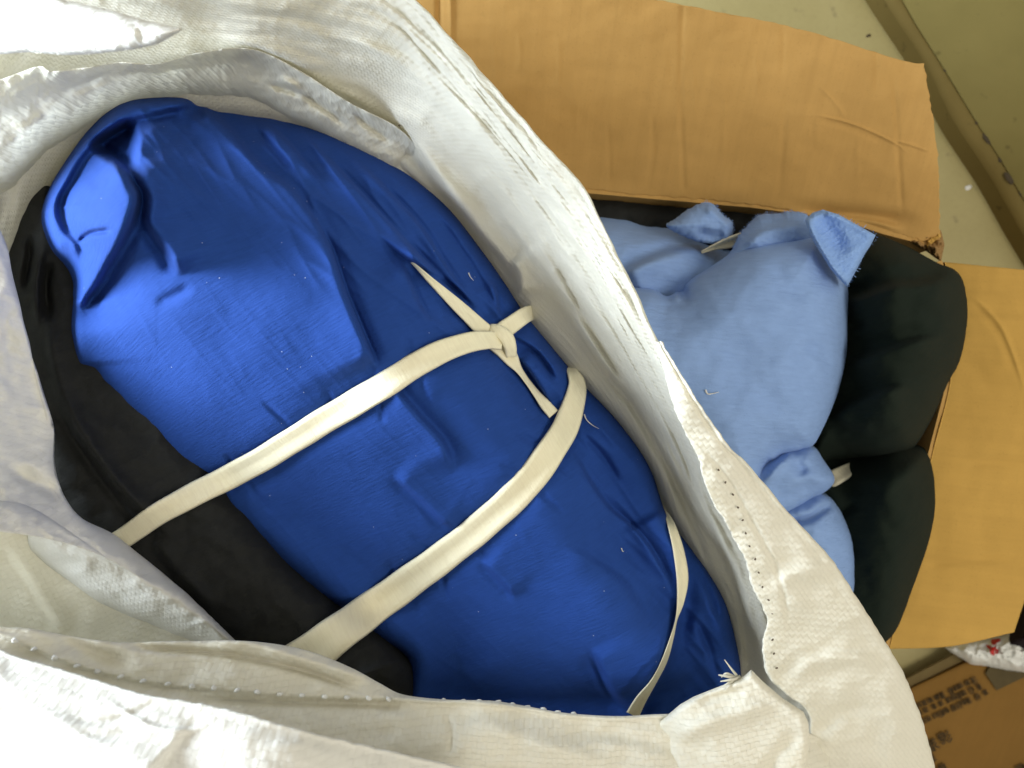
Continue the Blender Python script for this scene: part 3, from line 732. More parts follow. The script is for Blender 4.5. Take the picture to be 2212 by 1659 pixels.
# hem flap turned out on the right, with its row of stitch holes
LF = [(1417, 738, .722), (1432, 790, .716), (1456, 880, .710), (1480, 935, .705), (1507, 985, .70), (1520, 1036, .695), (1541, 1090, .687), (1565, 1125, .683), (1586, 1167, .676), (1610, 1212, .672), (1622, 1263, .666), (1647, 1311, .660), (1656, 1345, .656), (1646, 1383, .652), (1648, 1427, .648), (1661, 1465, .645), (1705, 1506, .643), (1736, 1528, .640), (1748, 1562, .638), (1746, 1640, .636), (1744, 1720, .634)]
RS = [(1423, 738, .718), (1450, 780, .712), (1482, 832, .708), (1500, 862, .705), (1570, 960, .69), (1614, 1002, .68), (1650, 1045, .672), (1710, 1115, .66), (1790, 1200, .65), (1850, 1290, .64), (1905, 1375, .63), (1950, 1450, .62), (1990, 1550, .615), (2020, 1659, .61), (2036, 1730, .61)]
nF = 330
cl = catmull(LF, nF); cr = catmull(RS, nF); kk = np.arange(nF)
cl[:, 0] += 2.2 * pn(kk * .22, kk * 0 + .3, 5); cr[:, 0] += 2.0 * pn(kk * .16, kk * 0 + .3, 6)
tuck = cl + np.array([14, 0, -.012]); mid = cl * .5 + cr * .5 + np.array([0, 0, .010]); q3 = cl * .15 + cr * .85 + np.array([0, 0, .012])
q1 = cl * .93 + cr * .07 + np.array([0, 0, .004])
dn = cr.copy(); dn[:, 0], dn[:, 1] = unproj(cr[:, 0], cr[:, 1], cr[:, 2], .55); dn[:, 2] = .55
G = np.stack([catmull(np.stack([tuck[i], cl[i], q1[i], mid[i], q3[i], cr[i], dn[i]]), 90) for i in range(nF)], 0)
s7 = Grid(G[..., 0].copy(), G[..., 1].copy(), G[..., 2].copy())
s7.Z += .0030 * fbm(s7.U / 90, s7.V / 90, 2, 61) + .0010 * (crumple(s7.U / 120, s7.V / 80, 62, 2) - .6) + .00012 * fbm(s7.U / 8, s7.V / 8, 2, 63)
s7.stroke([(1660, 1290), (1720, 1240), (1800, 1235)], .005, 20, 'ridge', taper=.3)
s7.stroke([(1690, 1490), (1760, 1430), (1850, 1420), (1920, 1440)], .006, 18, 'ridge', taper=.3)
s7.stroke([(1750, 1600), (1820, 1540), (1900, 1530)], .004, 18, 'valley', taper=.3)
s7.stroke([(1500, 950), (1560, 1020), (1620, 1120), (1680, 1240), (1710, 1380)], .0022, 6, 'valley', taper=.2)
s7_o = s7.build('hem_flap', SACK_H, sack, planar=-0.9)

# left wall lapping over the black fabric
LW = [
 [(-46, 430, .645), (-110, 440, .66), (-190, 450, .66), (-260, 455, .60)],
 [(6, 512, .645), (-50, 530, .66), (-150, 560, .655), (-260, 570, .60)],
 [(32, 620, .645), (-24, 640, .66), (-140, 680, .655), (-260, 690, .60)],
 [(70, 780, .645), (10, 800, .66), (-130, 830, .655), (-260, 850, .60)],
 [(95, 920, .645), (40, 932, .665), (-740, 1030, .915), (-480, 970, .68)],  # this row and the next: unseen rise added to block the window light
 [(101, 1000, .645), (50, 1012, .68), (-600, 1180, .885), (-380, 1100, .66)],
 [(130, 1060, .66), (75, 1090, .70), (0, 1082, .715), (-70, 1075, .60)],
 [(165, 1110, .66), (140, 1140, .705), (72, 1180, .675), (40, 1185, .62)],
 [(240, 1152, .66), (212, 1190, .703), (160, 1258, .66), (140, 1275, .61)],
 [(290, 1190, .66), (268, 1225, .698), (235, 1308, .65), (222, 1325, .60)],
 [(390, 1270, .655), (372, 1297, .685), (340, 1348, .642), (330, 1362, .60)],
 [(520, 1394, .650), (510, 1402, .66), (500, 1408, .645), (490, 1412, .63)]]
rows = [[(s_[0][0] - 8, s_[0][1] + 4, s_[0][2] - .02), s_[0], *s_[1:]] for s_ in LW]
s2 = loft(rows, 260, 110)
s2.Z += .0035 * fbm(s2.U / 80, s2.V / 80, 3, 71) + .0022 * (crumple(s2.U / 80, s2.V / 80, 72, 2) - .6)
s2.stroke([(0, 1000), (80, 1040), (150, 1080)], .010, 16, 'valley', taper=.3)
s2.build('side_wall', SACK_W, sack, planar=-0.5)
# layer below it, seen between the side wall and the hem band
s5 = loft_curves([[(-140, 1060, .70), (60, 1110, .665), (250, 1200, .64), (420, 1300, .62), (600, 1420, .60)],
                  [(-140, 1200, .705), (20, 1250, .675), (160, 1330, .655), (360, 1390, .63), (560, 1450, .60)],
                  [(-140, 1420, .70), (0, 1450, .68), (160, 1480, .655), (360, 1480, .63), (540, 1480, .60)]], 160, 70)
s5.Z += .002 * fbm(s5.U / 110, s5.V / 110, 2, 75)
s5.stroke([(0, 1180), (50, 1240), (90, 1310), (130, 1360)], .006, 10, 'fold', 40, hi=-1, taper=.2)
s5.build('fold_layer', SACK_H, sack, planar=.4)

# bottom hem band
E = [(-620, 1180, .80), (-350, 1275, .81), (-120, 1335, .805), (0, 1352, .80), (62, 1356, .795), (171, 1376, .785), (260, 1387, .776), (342, 1385, .767), (420, 1384, .760), (496, 1383, .752), (581, 1389, .744), (667, 1406, .732), (756, 1440, .72), (820, 1474, .712), (870, 1498, .707), (958, 1509, .70), (1037, 1511, .697), (1075, 1513, .695), (1140, 1524, .692), (1220, 1538, .688), (1330, 1545, .682), (1420, 1541, .677), (1500, 1540, .672), (1600, 1545, .665), (1700, 1565, .65), (1790, 1600, .63)]
M = [(-620, 1195, .81), (-350, 1290, .82), (-120, 1352, .815), (-40, 1360, .812), (34, 1383, .808), (120, 1420, .802), (212, 1449, .795), (310, 1470, .787), (416, 1482, .778), (513, 1490, .773), (605, 1499, .76), (700, 1504, .747), (800, 1508, .734), (880, 1512, .724), (958, 1517, .714), (1037, 1519, .711), (1140, 1532, .705), (1220, 1546, .70), (1330, 1553, .694), (1420, 1549, .688), (1500, 1548, .68), (1600, 1553, .672), (1700, 1573, .655), (1790, 1608, .635)]
nB = 420
ce, cm = catmull(E, nB), catmull(M, nB)
# match the two by their u
mu = np.stack([np.interp(ce[:, 0], cm[:, 0], cm[:, k]) for k in range(3)], 1)
tk = ce + np.array([0, 10, -.03])
h1 = ce * .5 + mu * .5 + np.array([0, 0, .001]); 
a1 = mu + np.array([0, 10, -.002]); a2 = mu + np.array([0, 60, .012]); a3 = mu + np.array([0, 150, .022]); a4 = mu + np.array([0, 330, .0]); a5 = mu + np.array([0, 420, -.10])
G = np.stack([catmull(np.stack([tk[i], ce[i], h1[i], mu[i], a1[i], a2[i], a3[i], a4[i], a5[i]]), 110) for i in range(nB)], 0)
s3 = Grid(G[..., 0].copy(), G[..., 1].copy(), G[..., 2].copy())
s3.Z += .0025 * fbm(s3.U / 90, s3.V / 60, 2, 81) + .0008 * (crumple(s3.U / 110, s3.V / 60, 82, 2) - .6)
s3.stroke([(250, 1392), (330, 1400), (480, 1412), (580, 1430), (660, 1450), (740, 1478), (800, 1500)], .012, 7, 'valley', taper=.2)
s3.stroke([(440, 1384), (540, 1392), (640, 1420), (740, 1450), (800, 1475)], .006, 9, 'ridge', taper=.2)
s3.stroke([(400, 1508), (600, 1518), (760, 1520), (900, 1528)], .006, 7, 'valley', taper=.2)
s3.stroke([(100, 1370), (180, 1400), (260, 1430), (300, 1450)], .006, 16, 'valley', taper=.3)
s3.stroke([(1000, 1560), (1150, 1600), (1300, 1650)], .007, 24, 'ridge', taper=.3)
s3.stroke([(1200, 1580), (1350, 1590), (1550, 1640)], .006, 18, 'valley', taper=.3)
s3.stroke([(960, 1530), (975, 1580), (970, 1640)], .003, 7, 'valley', taper=.3)
s3_o = s3.build('hem_band', SACK_H, sack, planar=-0.12)

# bright outer fold along the bottom left
Ed = [(-620, 1210, .70), (-400, 1280, .74), (-200, 1335, .785), (-90, 1370, .808), (0, 1403, .822), (68, 1427, .832), (164, 1454, .843), (239, 1478, .852), (321, 1501, .861), (376, 1509, .866), (503, 1535, .875), (640, 1574, .878), (756, 1602, .86), (860, 1626, .85), (940, 1645, .842), (1020, 1662, .83), (1150, 1700, .80)]
nO = 300
ed = catmull(Ed, nO); kk = np.arange(nO); ed[:, 1] += 2.2 * pn(kk * .35, kk * 0 + .4, 77)
G = np.stack([catmull(np.stack([ed[i] + np.array([0, 8, -.02]), ed[i], ed[i] + np.array([-4, 12, .002]), ed[i] + np.array([-14, 70, .013]), ed[i] + np.array([-26, 170, .022]), ed[i] + np.array([-40, 320, .0]), ed[i] + np.array([-60, 420, -.30])]), 110) for i in range(nO)], 0)
s6 = Grid(G[..., 0].copy(), G[..., 1].copy(), G[..., 2].copy())
s6.Z += .0018 * fbm(s6.U / 120, s6.V / 80, 2, 91) + .0003 * (crumple(s6.U / 130, s6.V / 70, 92, 2) - .6)
s6.stroke([(-60, 1440), (0, 1485), (34, 1520), (103, 1564), (171, 1605), (239, 1639), (320, 1700)], .022, 9, 'fold', 70, hi=1, taper=.05)
s6.stroke([(140, 1550), (220, 1560), (290, 1540), (360, 1505)], .0030, 8, 'valley', taper=.3)
s6.stroke([(210, 1500), (330, 1570), (420, 1575), (470, 1540)], .0028, 6, 'ridge', taper=.3)
s6.stroke([(160, 1580), (240, 1590), (310, 1575)], .0026, 12, 'valley', taper=.3)
s6.V[:, 1] += 0
s6.build('outer_fold', SACK_W, sack, planar=-0.15)

# folded corner at the bottom right
s8 = pillow([(1250, 1640), (1380, 1575), (1440, 1545), (1470, 1522), (1500, 1504), (1560, 1481), (1605, 1461), (1624, 1446), (1648, 1472), (1690, 1508), (1735, 1538), (1746, 1562), (1750, 1600), (1747, 1642), (1730, 1740), (1300, 1740), (1230, 1690)], 3, .690, .012, 16, smooth=False, rough=1.5, seed=8)
s8.Z += .00003 * (s8.V - 1500) - .035 * (1 - sst((s8.U - 1330) / 170))
s8.stroke([(1440, 1600), (1540, 1560), (1640, 1530), (1700, 1530)], .006, 20, 'ridge', taper=.3)
s8.stroke([(1500, 1520), (1560, 1500), (1620, 1490)], .005, 10, 'valley', taper=.3)
s8.stroke([(1350, 1590), (1450, 1600), (1560, 1650)], .006, 22, 'valley', taper=.3)
s8.stroke([(1640, 1700), (1690, 1620), (1735, 1570)], .005, 18, 'valley', taper=.3)
s8.Z += .0018 * fbm(s8.U / 80, s8.V / 80, 2, 95) + .0006 * (crumple(s8.U / 70, s8.V / 50, 96, 2) - .6)
s8_o = s8.build('folded_corner', SACK_H, sack, planar=0.2)
# loose torn tapes beside it
def wisp(name, pts, w, mat, parent, n=24):
    C = catmull(pts, n); T = np.gradient(C[:, :2], axis=0); T /= np.linalg.norm(T, axis=1)[:, None]
    vs = []
    for i in range(n):
        k = w * (1 - .75 * i / (n - 1)); nx, ny = -T[i, 1], T[i, 0]
        for a, dz in ((-1, 0), (0, .0006), (1, 0), (0, -.0006)): vs.append(W(C[i, 0] + nx * a * k, C[i, 1] + ny * a * k, C[i, 2] + dz))
    fs = [(i * 4 + j, i * 4 + (j + 1) % 4, i * 4 + 4 + (j + 1) % 4, i * 4 + 4 + j) for i in range(n - 1) for j in range(4)]
    return mesh_obj(name, vs, fs, mat, parent)
for k, p in enumerate([[(1592, 1460, .69), (1580, 1445, .70), (1565, 1425, .705)], [(1600, 1466, .69), (1575, 1462, .70), (1552, 1458, .70)], [(1600, 1470, .69), (1575, 1475, .70), (1560, 1486, .70)],
                       [(1590, 1466, .69), (1570, 1455, .70), (1558, 1463, .695)], [(1600, 1462, .69), (1582, 1468, .70), (1556, 1472, .70)], [(1596, 1474, .69), (1578, 1480, .70), (1566, 1492, .70)]]):
    wisp('torn_tape', p, (3.2, 6, 5, 5, 5, 4)[k], SACK, s8_o)
for k in range(9):
    a = rng.uniform(0, 6.28); u0, v0 = 1258 + k % 3 * 5, 672 + k * 4
    wisp('torn_tape', [(u0, v0, s1.sample(u0, v0) + .003), (u0 + 8 * math.cos(a), v0 + 8 * math.sin(a), s1.sample(u0, v0) + .008), (u0 + 14 * math.cos(a + .6), v0 + 14 * math.sin(a + .6), s1.sample(u0, v0) + .007)], 1.6, SACK, sack, 10)

# the belly of the sack on the near side, down to the floor
ring = catmull([(-.40, .40), (-.50, .27), (-.535, .10), (-.53, -.10), (-.50, -.27), (-.40, -.38), (-.20, -.43), (.05, -.44), (.30, -.44), (.44, -.42)], 160)
vs, fs = [], []
for j in range(25):
    t_ = j / 24
    for i, (x, y) in enumerate(ring):
        k = 1 + .05 * math.sin(t_ * math.pi) - .03 * (1 - t_) + .012 * float(pn(i * .09, t_ * 4, 55)); vs.append((x * k, y * k, .004 + t_ * .625))
for j in range(24):
    for i in range(159): a = j * 160 + i; fs.append((a, a + 1, a + 161, a + 160))
mesh_obj('body', vs, fs, SACK_W, sack, uv=[(i % 160 * .012, i // 160 * .026) for i in range(160 * 25)])
# pointed white fold at the top left
s9 = pillow([(-140, -80), (40, -40), (147, 3), (200, 13), (256, 27), (320, 45), (398, 62), (366, 82), (338, 96), (290, 106), (239, 113), (190, 117), (137, 119), (60, 112), (-60, 122), (-140, 118)], 3, .845, .016, 30, smooth=False, rough=1.2, seed=12)
s9.Z += .00022 * (s9.U - 150) - .00004 * (s9.V - 60)
s9.stroke([(-40, 56), (0, 66), (60, 88), (140, 112), (200, 126), (300, 150)], .006, 9, 'fold', 60, hi=1, taper=.1)
s9.stroke([(288, 48), (302, 70), (310, 92)], .0015, 5, 'valley', taper=.2)
s9.stroke([(100, 40), (200, 60), (330, 72)], .005, 14, 'ridge', taper=.3)
s9.Z += .002 * fbm(s9.U / 80, s9.V / 60, 2, 97) + .0008 * (crumple(s9.U / 60, s9.V / 45, 98, 2) - .6)
s9.build('pointed_fold', SACK_W, sack, planar=-0.2)

# stitch holes and hem stitches
def join_bits(name, bits, mat, parent):
    vs, fs = [], []
    for (u, v, z, r, sx, sy, rot, hg) in bits:
        x, y, _ = W(u, v, z); px = (H - z) / FPX; o = len(vs); n = 8
        for k, hh in ((1, 0), (.7, .8)):
            for i in range(n):
                a = i / n * 6.2832; q = r * px * k * (.8 + .4 * rng.random()); ax, ay = math.cos(a) * q * sx, math.sin(a) * q * sy
                vs.append((x + ax * math.cos(rot) - ay * math.sin(rot), y + ax * math.sin(rot) + ay * math.cos(rot), z + hh * hg))
        for i in range(n): fs.append((o + i, o + (i + 1) % n, o + n + (i + 1) % n, o + n + i))
        fs.append(tuple(o + n + i for i in range(n)))
    ob = mesh_obj(name, vs, fs, mat, parent); ob['kind'] = 'stuff'; return ob
holes = [(1487, 925), (1504, 947), (1523, 968), (1540, 989), (1552, 1015), (1567, 1042), (1583, 1068), (1594, 1096), (1604, 1124), (1611, 1152), (1619, 1180), (1631, 1208), (1639, 1237), (1647, 1268), (1660, 1296), (1668, 1325), (1670, 1353), (1669, 1382), (1672, 1412), (1678, 1443)]
bits = [(u, v, s7.sample(u, v) + .0028, 3.0, 1, .75, rng.uniform(0, 3), .0005) for u, v in holes]
join_bits('stitch_holes', bits, HOLE, s7_o)
bits = [(u, v, max(s4.sample(u, v) if u < 880 else 0, s1.sample(u, v)) + .0015, 2.8, 1.2, .8, rng.uniform(0, 3), .0005) for u, v in ((862, 271), (893, 288), (915, 297), (937, 308), (957, 317), (975, 325), (1057, 369), (1078, 376))]
join_bits('stitch_holes', bits, HOLE, s1_o)
dots = [(34, 1383), (75, 1401), (120, 1420), (168, 1437), (212, 1449), (262, 1460), (310, 1470), (364, 1476), (416, 1482), (463, 1486), (513, 1490), (557, 1494), (605, 1499), (653, 1501), (702, 1504), (750, 1506), (797, 1508), (840, 1510), (880, 1511), (920, 1512), (958, 1512), (1002, 1514), (1037, 1514), (1075, 1516), (1108, 1521), (1140, 1527), (1175, 1532), (1205, 1538), (1240, 1542)]
join_bits('hem_stitches', [(u, v, s3.sample(u, v) + .001, 6, 1.2, .7, rng.uniform(-.6, .2), .0035) for u, v in dots], THREADM, s3_o)

# ------------------------------------------------------------------ black fabric
bk = pillow([(92, 374), (60, 395), (35, 425), (2, 500), (-20, 560), (-10, 700), (10, 850), (40, 1000), (60, 1100), (150, 1200), (300, 1330), (480, 1450), (640, 1520), (800, 1545), (905, 1530), (912, 1440), (868, 1386), (785, 1322), (640, 1200), (500, 1000), (360, 800), (260, 640), (180, 480), (120, 385)], 4, .50, .10, 110)
bk.Z += .035 * sst((bk.V - 600) / 700) * sst(bk.d / 40)
bk.stroke([(60, 500), (66, 540), (60, 580), (50, 640)], .026, 8, 'valley', taper=.3)
bk.stroke([(100, 530), (85, 570), (78, 640), (85, 720)], .022, 8, 'ridge', taper=.3)
bk.stroke([(110, 560), (100, 620), (108, 700)], .024, 7, 'valley', taper=.3)
bk.stroke([(90, 640), (110, 790), (150, 900), (220, 1010), (300, 1100), (380, 1180)], .020, 7, 'fold', 40, hi=1, taper=.2)
bk.stroke([(120, 860), (180, 960), (250, 1060), (320, 1150)], .014, 7, 'fold', 30, hi=1, taper=.2)
bk.stroke([(330, 1150), (350, 1200), (400, 1260), (470, 1330)], .012, 8, 'fold', 50, hi=1, taper=.2)
bk.stroke([(760, 1470), (820, 1440), (884, 1425)], .006, 8, 'ridge', taper=.2)
bk.Z += .003 * fbm(bk.U / 60, bk.V / 60, 3, 105); bk.Z = blur(bk.Z, 1)
tag(bk.build('dark_layer', BLACK), 'folded black fabric squeezed between the blue bundle and the left sack wall', 'fabric')

# ------------------------------------------------------------------ royal blue bundle
bb = thing('fabric_bundle', 'big royal blue fabric bundle tied with cream strips inside the white sack', 'fabric bundle', W(850, 850, 0.30))
OUT = [(440, 214), (390, 206), (330, 203), (285, 207), (250, 220), (210, 258), (175, 300), (140, 350), (110, 400), (88, 460), (92, 500), (112, 545), (148, 590), (156, 625), (140, 660), (120, 700), (124, 740), (142, 775), (166, 800), (200, 850), (260, 920), (330, 1000), (400, 1060), (450, 1102), (560, 1190), (680, 1282), (740, 1330), (826, 1386), (880, 1430), (872, 1500), (900, 1580), (1050, 1620), (1300, 1620), (1500, 1590), (1595, 1520), (1602, 1460), (1590, 1385), (1562, 1290), (1500, 1190), (1440, 1110), (1400, 1000), (1330, 900), (1230, 790), (1140, 676), (1050, 550), (950, 425), (840, 340), (720, 285), (600, 250), (520, 236)]
bl = pillow(OUT, 2.8, .545, .125, 260, 2.0, soften=60)
_, sdc, _ = pdist(bl.U, bl.V, catmull([(-300, 60), (-60, 230), (150, 385), (330, 510), (560, 620), (800, 740), (980, 860), (1150, 1040), (1330, 1330), (1420, 1560)], 60))
bl.Z += (.055 - .055 * (np.sqrt((sdc / 260) ** 2 + .05))) * sst(bl.d / 160)
bl.Z -= .085 * sst((bl.U * .9 + bl.V * .45 - 820) / 1150) * sst(bl.d / 120)
# the roll sits a little higher along its axis, lower at the far end
bl.stroke([(432, 226), (340, 222), (262, 240), (190, 310), (125, 410), (106, 460), (116, 510), (148, 565)], .026, 19, 'ridge', taper=.08)
# rolled lip and hollow at the upper left end
bl.blob([(110, 470), (150, 370), (230, 280), (320, 245), (400, 245), (345, 320), (310, 400), (300, 450), (262, 540), (200, 620), (165, 600), (130, 540)], .036, 70)
bl.stroke([(438, 216), (342, 244), (274, 262), (205, 306), (171, 342), (147, 386), (127, 421), (123, 455), (137, 496), (165, 533), (172, 580)], .024, 9, 'fold', 34, hi=-1, taper=.08)
bl.blob([(205, 312), (236, 286), (278, 268), (290, 300), (283, 352), (262, 352), (235, 338)], -.060, 16)
bl.stroke([(205, 312), (260, 345), (300, 420)], .010, 12, 'valley', taper=.2)
bl.stroke([(239, 340), (270, 372), (292, 407), (295, 435), (282, 479), (258, 530), (236, 567), (212, 610), (178, 656), (162, 668)], .046, 8, 'fold', 60, hi=-1, taper=.08)
bl.stroke([(277, 362), (305, 400), (319, 430), (316, 475), (335, 510), (359, 540), (376, 575), (382, 600)], .030, 7, 'fold', 60, hi=1, taper=.15)
bl.stroke([(168, 522), (195, 505), (220, 500), (242, 497)], .018, 5, 'valley', taper=.2)
bl.stroke([(150, 470), (175, 420), (205, 385)], .008, 16, 'ridge', taper=.3)
bl.stroke([(157, 640), (158, 690), (164, 760), (168, 800)], .030, 7, 'fold', 40, hi=1, taper=.1)
bl.stroke([(120, 700), (138, 722), (150, 725)], .008, 6, 'valley', taper=.3)
bl.stroke([(330, 660), (370, 642), (420, 615)], .005, 12, 'valley', taper=.3)
# long folds
bl.stroke([(434, 222), (470, 255), (506, 290), (547, 342), (590, 380), (629, 407), (684, 472), (715, 535), (746, 625), (781, 711), (818, 795)], .020, 6, 'fold', 80, hi=-1, taper=.06)
bl.stroke([(640, 412), (684, 474), (718, 540), (748, 628), (784, 714), (820, 797)], .013, 6, 'valley', taper=.12)
bl.stroke([(820, 795), (859, 844), (907, 899), (958, 957), (984, 1022)], .015, 6, 'fold', 50, hi=-1, taper=.2)
bl.stroke([(845, 1025), (893, 1067), (921, 1092), (955, 1126), (990, 1145)], .012, 5, 'fold', 30, hi=1, taper=.2)
bl.stroke([(1036, 1208), (1082, 1256), (1118, 1294)], .011, 5, 'fold', 30, hi=1, taper=.25)
for k, (p, a, w, hi) in enumerate([
    ([(568, 260), (620, 300), (677, 366), (700, 400)], .012, 7, -1), ([(540, 262), (600, 330), (640, 380)], .008, 8, 1),
    ([(640, 285), (702, 330), (805, 438), (870, 509), (940, 590), (1000, 655)], .013, 6, -1),
    ([(760, 330), (850, 420), (911, 486), (966, 572), (1044, 678)], .013, 6, -1),
    ([(810, 500), (850, 540), (896, 572), (982, 624), (1044, 684)], .014, 6, 1),
    ([(862, 551), (885, 595), (906, 647), (940, 708)], .010, 7, -1),
    ([(870, 512), (920, 560), (975, 618), (1010, 650)], .018, 7, -1),
    ([(1060, 600), (1074, 630), (1084, 690)], .012, 5, -1),
    ([(930, 450), (1000, 540), (1060, 640), (1085, 690)], .008, 8, 1),
    ([(1104, 728), (1135, 745), (1161, 764), (1185, 795), (1205, 830)], .014, 5, 1),
    ([(1112, 766), (1148, 816), (1170, 850), (1190, 880)], .016, 6, 1),
    ([(1220, 950), (1249, 988), (1280, 1040), (1318, 1092), (1386, 1154), (1440, 1240), (1456, 1300)], .013, 6, -1),
    ([(1250, 930), (1300, 980), (1345, 1050)], .006, 8, 1),
    ([(1215, 1160), (1283, 1201), (1352, 1253), (1396, 1325), (1420, 1370)], .006, 14, -1),
    ([(1270, 1400), (1295, 1450), (1320, 1500), (1360, 1530)], .012, 9, 1),
    ([(1490, 1200), (1530, 1270), (1560, 1350)], .008, 10, 1), ([(1500, 1330), (1530, 1400), (1550, 1460)], .008, 10, -1)]):
    bl.stroke(p, a * 1.2, w, 'fold', 34 if w < 8 else 50, hi=hi, taper=.25)
    bl.stroke(p, a * 1.0, w * .8, 'valley', taper=.3)
ga = (bl.U * .67 + bl.V * .74) / 300; gb_ = (bl.V * .67 - bl.U * .74) / 62
gath = 1 - np.minimum(np.abs(pn(ga, gb_, 201)) * 2.4, 1); gath2 = 1 - np.minimum(np.abs(pn(ga * 1.3 + 7, gb_ * 1.9, 202)) * 2.4, 1)
bl.Z += (sst((sdc - 20) / 150) * (.0045 * gath ** 2 + .0018 * gath2 ** 2) + .0006 * gath2 ** 2 * sst(-sdc / 100)) * sst(bl.d / 40)
# the strips cut into the cloth
T1 = [(215, 1192, 44), (262, 1166, 46), (330, 1118, 49), (400, 1078, 52), (550, 1001, 55), (700, 909, 58), (820, 838, 58), (920, 776, 54), (1000, 743, 46), (1050, 735, 40), (1085, 738, 36)]
T2 = [(1060, 735, 40), (1085, 716, 40), (1110, 698, 38), (1132, 682, 36), (1146, 676, 34, -.010), (1156, 676, 30, -.03)]
T3 = [(1092, 755, 38), (1065, 733, 40), (1020, 690, 32), (980, 652, 26), (930, 606, 15, -.001), (900, 576, 8, -.004), (880, 560, 3, -.012)]
T4 = [(1060, 728, 44), (1085, 748, 46), (1106, 778, 32), (1122, 800, 16), (1140, 825, 13), (1160, 852, 17), (1176, 872, 24), (1196, 895, 26)]
T5 = [(1225, 786, 18, -.02), (1238, 806, 26), (1246, 840, 42), (1226, 912, 56), (1190, 975, 62), (1140, 1042, 66), (1080, 1102, 66), (1000, 1170, 66), (900, 1245, 70), (800, 1317, 76), (720, 1376, 84), (660, 1420, 90), (600, 1460, 90)]
T6 = [(1430, 1092, 6, -.04), (1442, 1116, 12, -.02), (1452, 1140, 18), (1466, 1190, 24), (1474, 1250, 26), (1470, 1300, 16), (1461, 1338, 5), (1452, 1375, 8), (1436, 1425, 13), (1412, 1472, 14), (1384, 1512, 24), (1366, 1545, 30)]
for T, a in ((T1, .009), (T5, .011), (T3, .010), (T4, .010)):
    bl.stroke([p[:2] for p in T], a, 36, 'valley', taper=.12)
bl.stroke([p[:2] for p in T6], .024, 10, 'fold', 60, hi=-1, taper=.05)
pr = random.Random(21)
for T, ks in ((T1, (.25, .36, .5, .6, .7, .8, .88)), (T5, (.22, .3, .4, .48, .56, .66, .75, .85))):
    C = catmull([p[:2] for p in T], 200)
    for k in ks:
        i = int(k * 199); t_ = C[min(i + 2, 199)] - C[i - 2]; t_ /= np.linalg.norm(t_); n_v = np.array([-t_[1], t_[0]])
        for sg in (-1, 1):
            if pr.random() < .25: continue
            a0 = C[i] + t_ * pr.uniform(-14, 14); L = pr.uniform(50, 120); sk = t_ * pr.uniform(-30, 30)
            bl.stroke([a0 + sg * n_v * 14, a0 + sg * n_v * L * .5 + sk * .4, a0 + sg * n_v * L + sk], pr.uniform(.002, .0045), pr.uniform(5, 9), pr.choice(['valley', 'valley', 'fold']), 22, hi=pr.choice([1, -1]), taper=.4)
bl.Z += .0030 * fbm(bl.U / 150, bl.V / 150, 1, 111) + .0002 * fbm(bl.U / 34, bl.V / 34, 2, 112)
bl.Z = blur(bl.Z, 1)
bl.build('cloth', BLUE, bb)
gl = [bl, bk]
st_o = ribbon('strap', T1, gl, CREAM, bb); ribbon('strap', T2, gl, CREAM, bb, lift=.002)
ribbon('strap', T5, gl, CREAM, bb, thick=.0032); ribbon('strap', T6, gl, CREAM, bb, lift=.003)
ribbon('strap', T3, gl, CREAM, bb, lift=.002, thick=.0026); ribbon('strap', T4, gl, CREAM, bb, lift=.0035)
kn = ribbon('knot', [(1058, 712, 26, .000), (1076, 716, 30, .004), (1094, 730, 32, .006), (1102, 752, 28, .005), (1104, 772, 24, .000)], gl, CREAM, st_o, lift=.006, thick=.005)

# ------------------------------------------------------------------ loose threads
def thread(pts, ground, label, w=1.4, rise=.0016):
    P = [(u, v, max(g_.sample(u, v) for g_ in ground) + rise) for u, v in pts]
    tag(wisp('loose_thread', P, w, THREADM, None, 16), label, 'thread')
thread([(1012, 589), (1016, 598), (1023, 606)], gl, 'short white thread on the blue folds above the knot')
thread([(1262, 895), (1268, 908), (1282, 920), (1294, 926)], gl, 'thin white thread on blue cloth right of the wide cream strip')
thread([(1524, 842), (1529, 851), (1540, 850), (1553, 847)], [b1], 'small white thread on the light blue fabric', 2.0)
thread([(1342, 1184), (1345, 1191), (1348, 1190)], gl, 'tiny curled white thread on blue cloth near the thin side strip')

# ------------------------------------------------------------------ carton with print, plastic bag, dark shape (lower right)
ct = thing('printed_carton', 'brown carton printed with rows of dark characters in the bottom right corner', 'carton', W(2150, 1600, 0))
ZC = 0.035
def carton_pt(a, b, z=ZC):          # a along the text rows, b towards the reader, in image places
    return (1959 + a * .905 + b * .42, 1493 - a * .425 + b * .90, z)
tp = [carton_pt(-130, 0), carton_pt(360, 0), carton_pt(360, 420), carton_pt(-130, 420)]
P4 = [W(*p) for p in tp]
vs = [(x, y, z) for x, y, z in P4] + [(x, y, 0.002) for x, y, z in P4]
fs = [(0, 1, 5, 4), (1, 2, 6, 5), (2, 3, 7, 6), (3, 0, 4, 7), (4, 5, 6, 7)]
mesh_obj('side_walls', vs, fs, CARTON, ct, smooth=False)
gU, gV = [], []
a_, b_ = np.meshgrid(np.linspace(-131, 361, 60), np.linspace(-1, 421, 60), indexing='ij')
g = Grid(1959 + a_ * .905 + b_ * .42, 1493 - a_ * .425 + b_ * .90, np.full(a_.shape, ZC + .002))
g.Z += .002 * fbm(g.U / 120, g.V / 120, 2, 120); slab_grid(g, .004, 'top_panel', CARTON, ct)
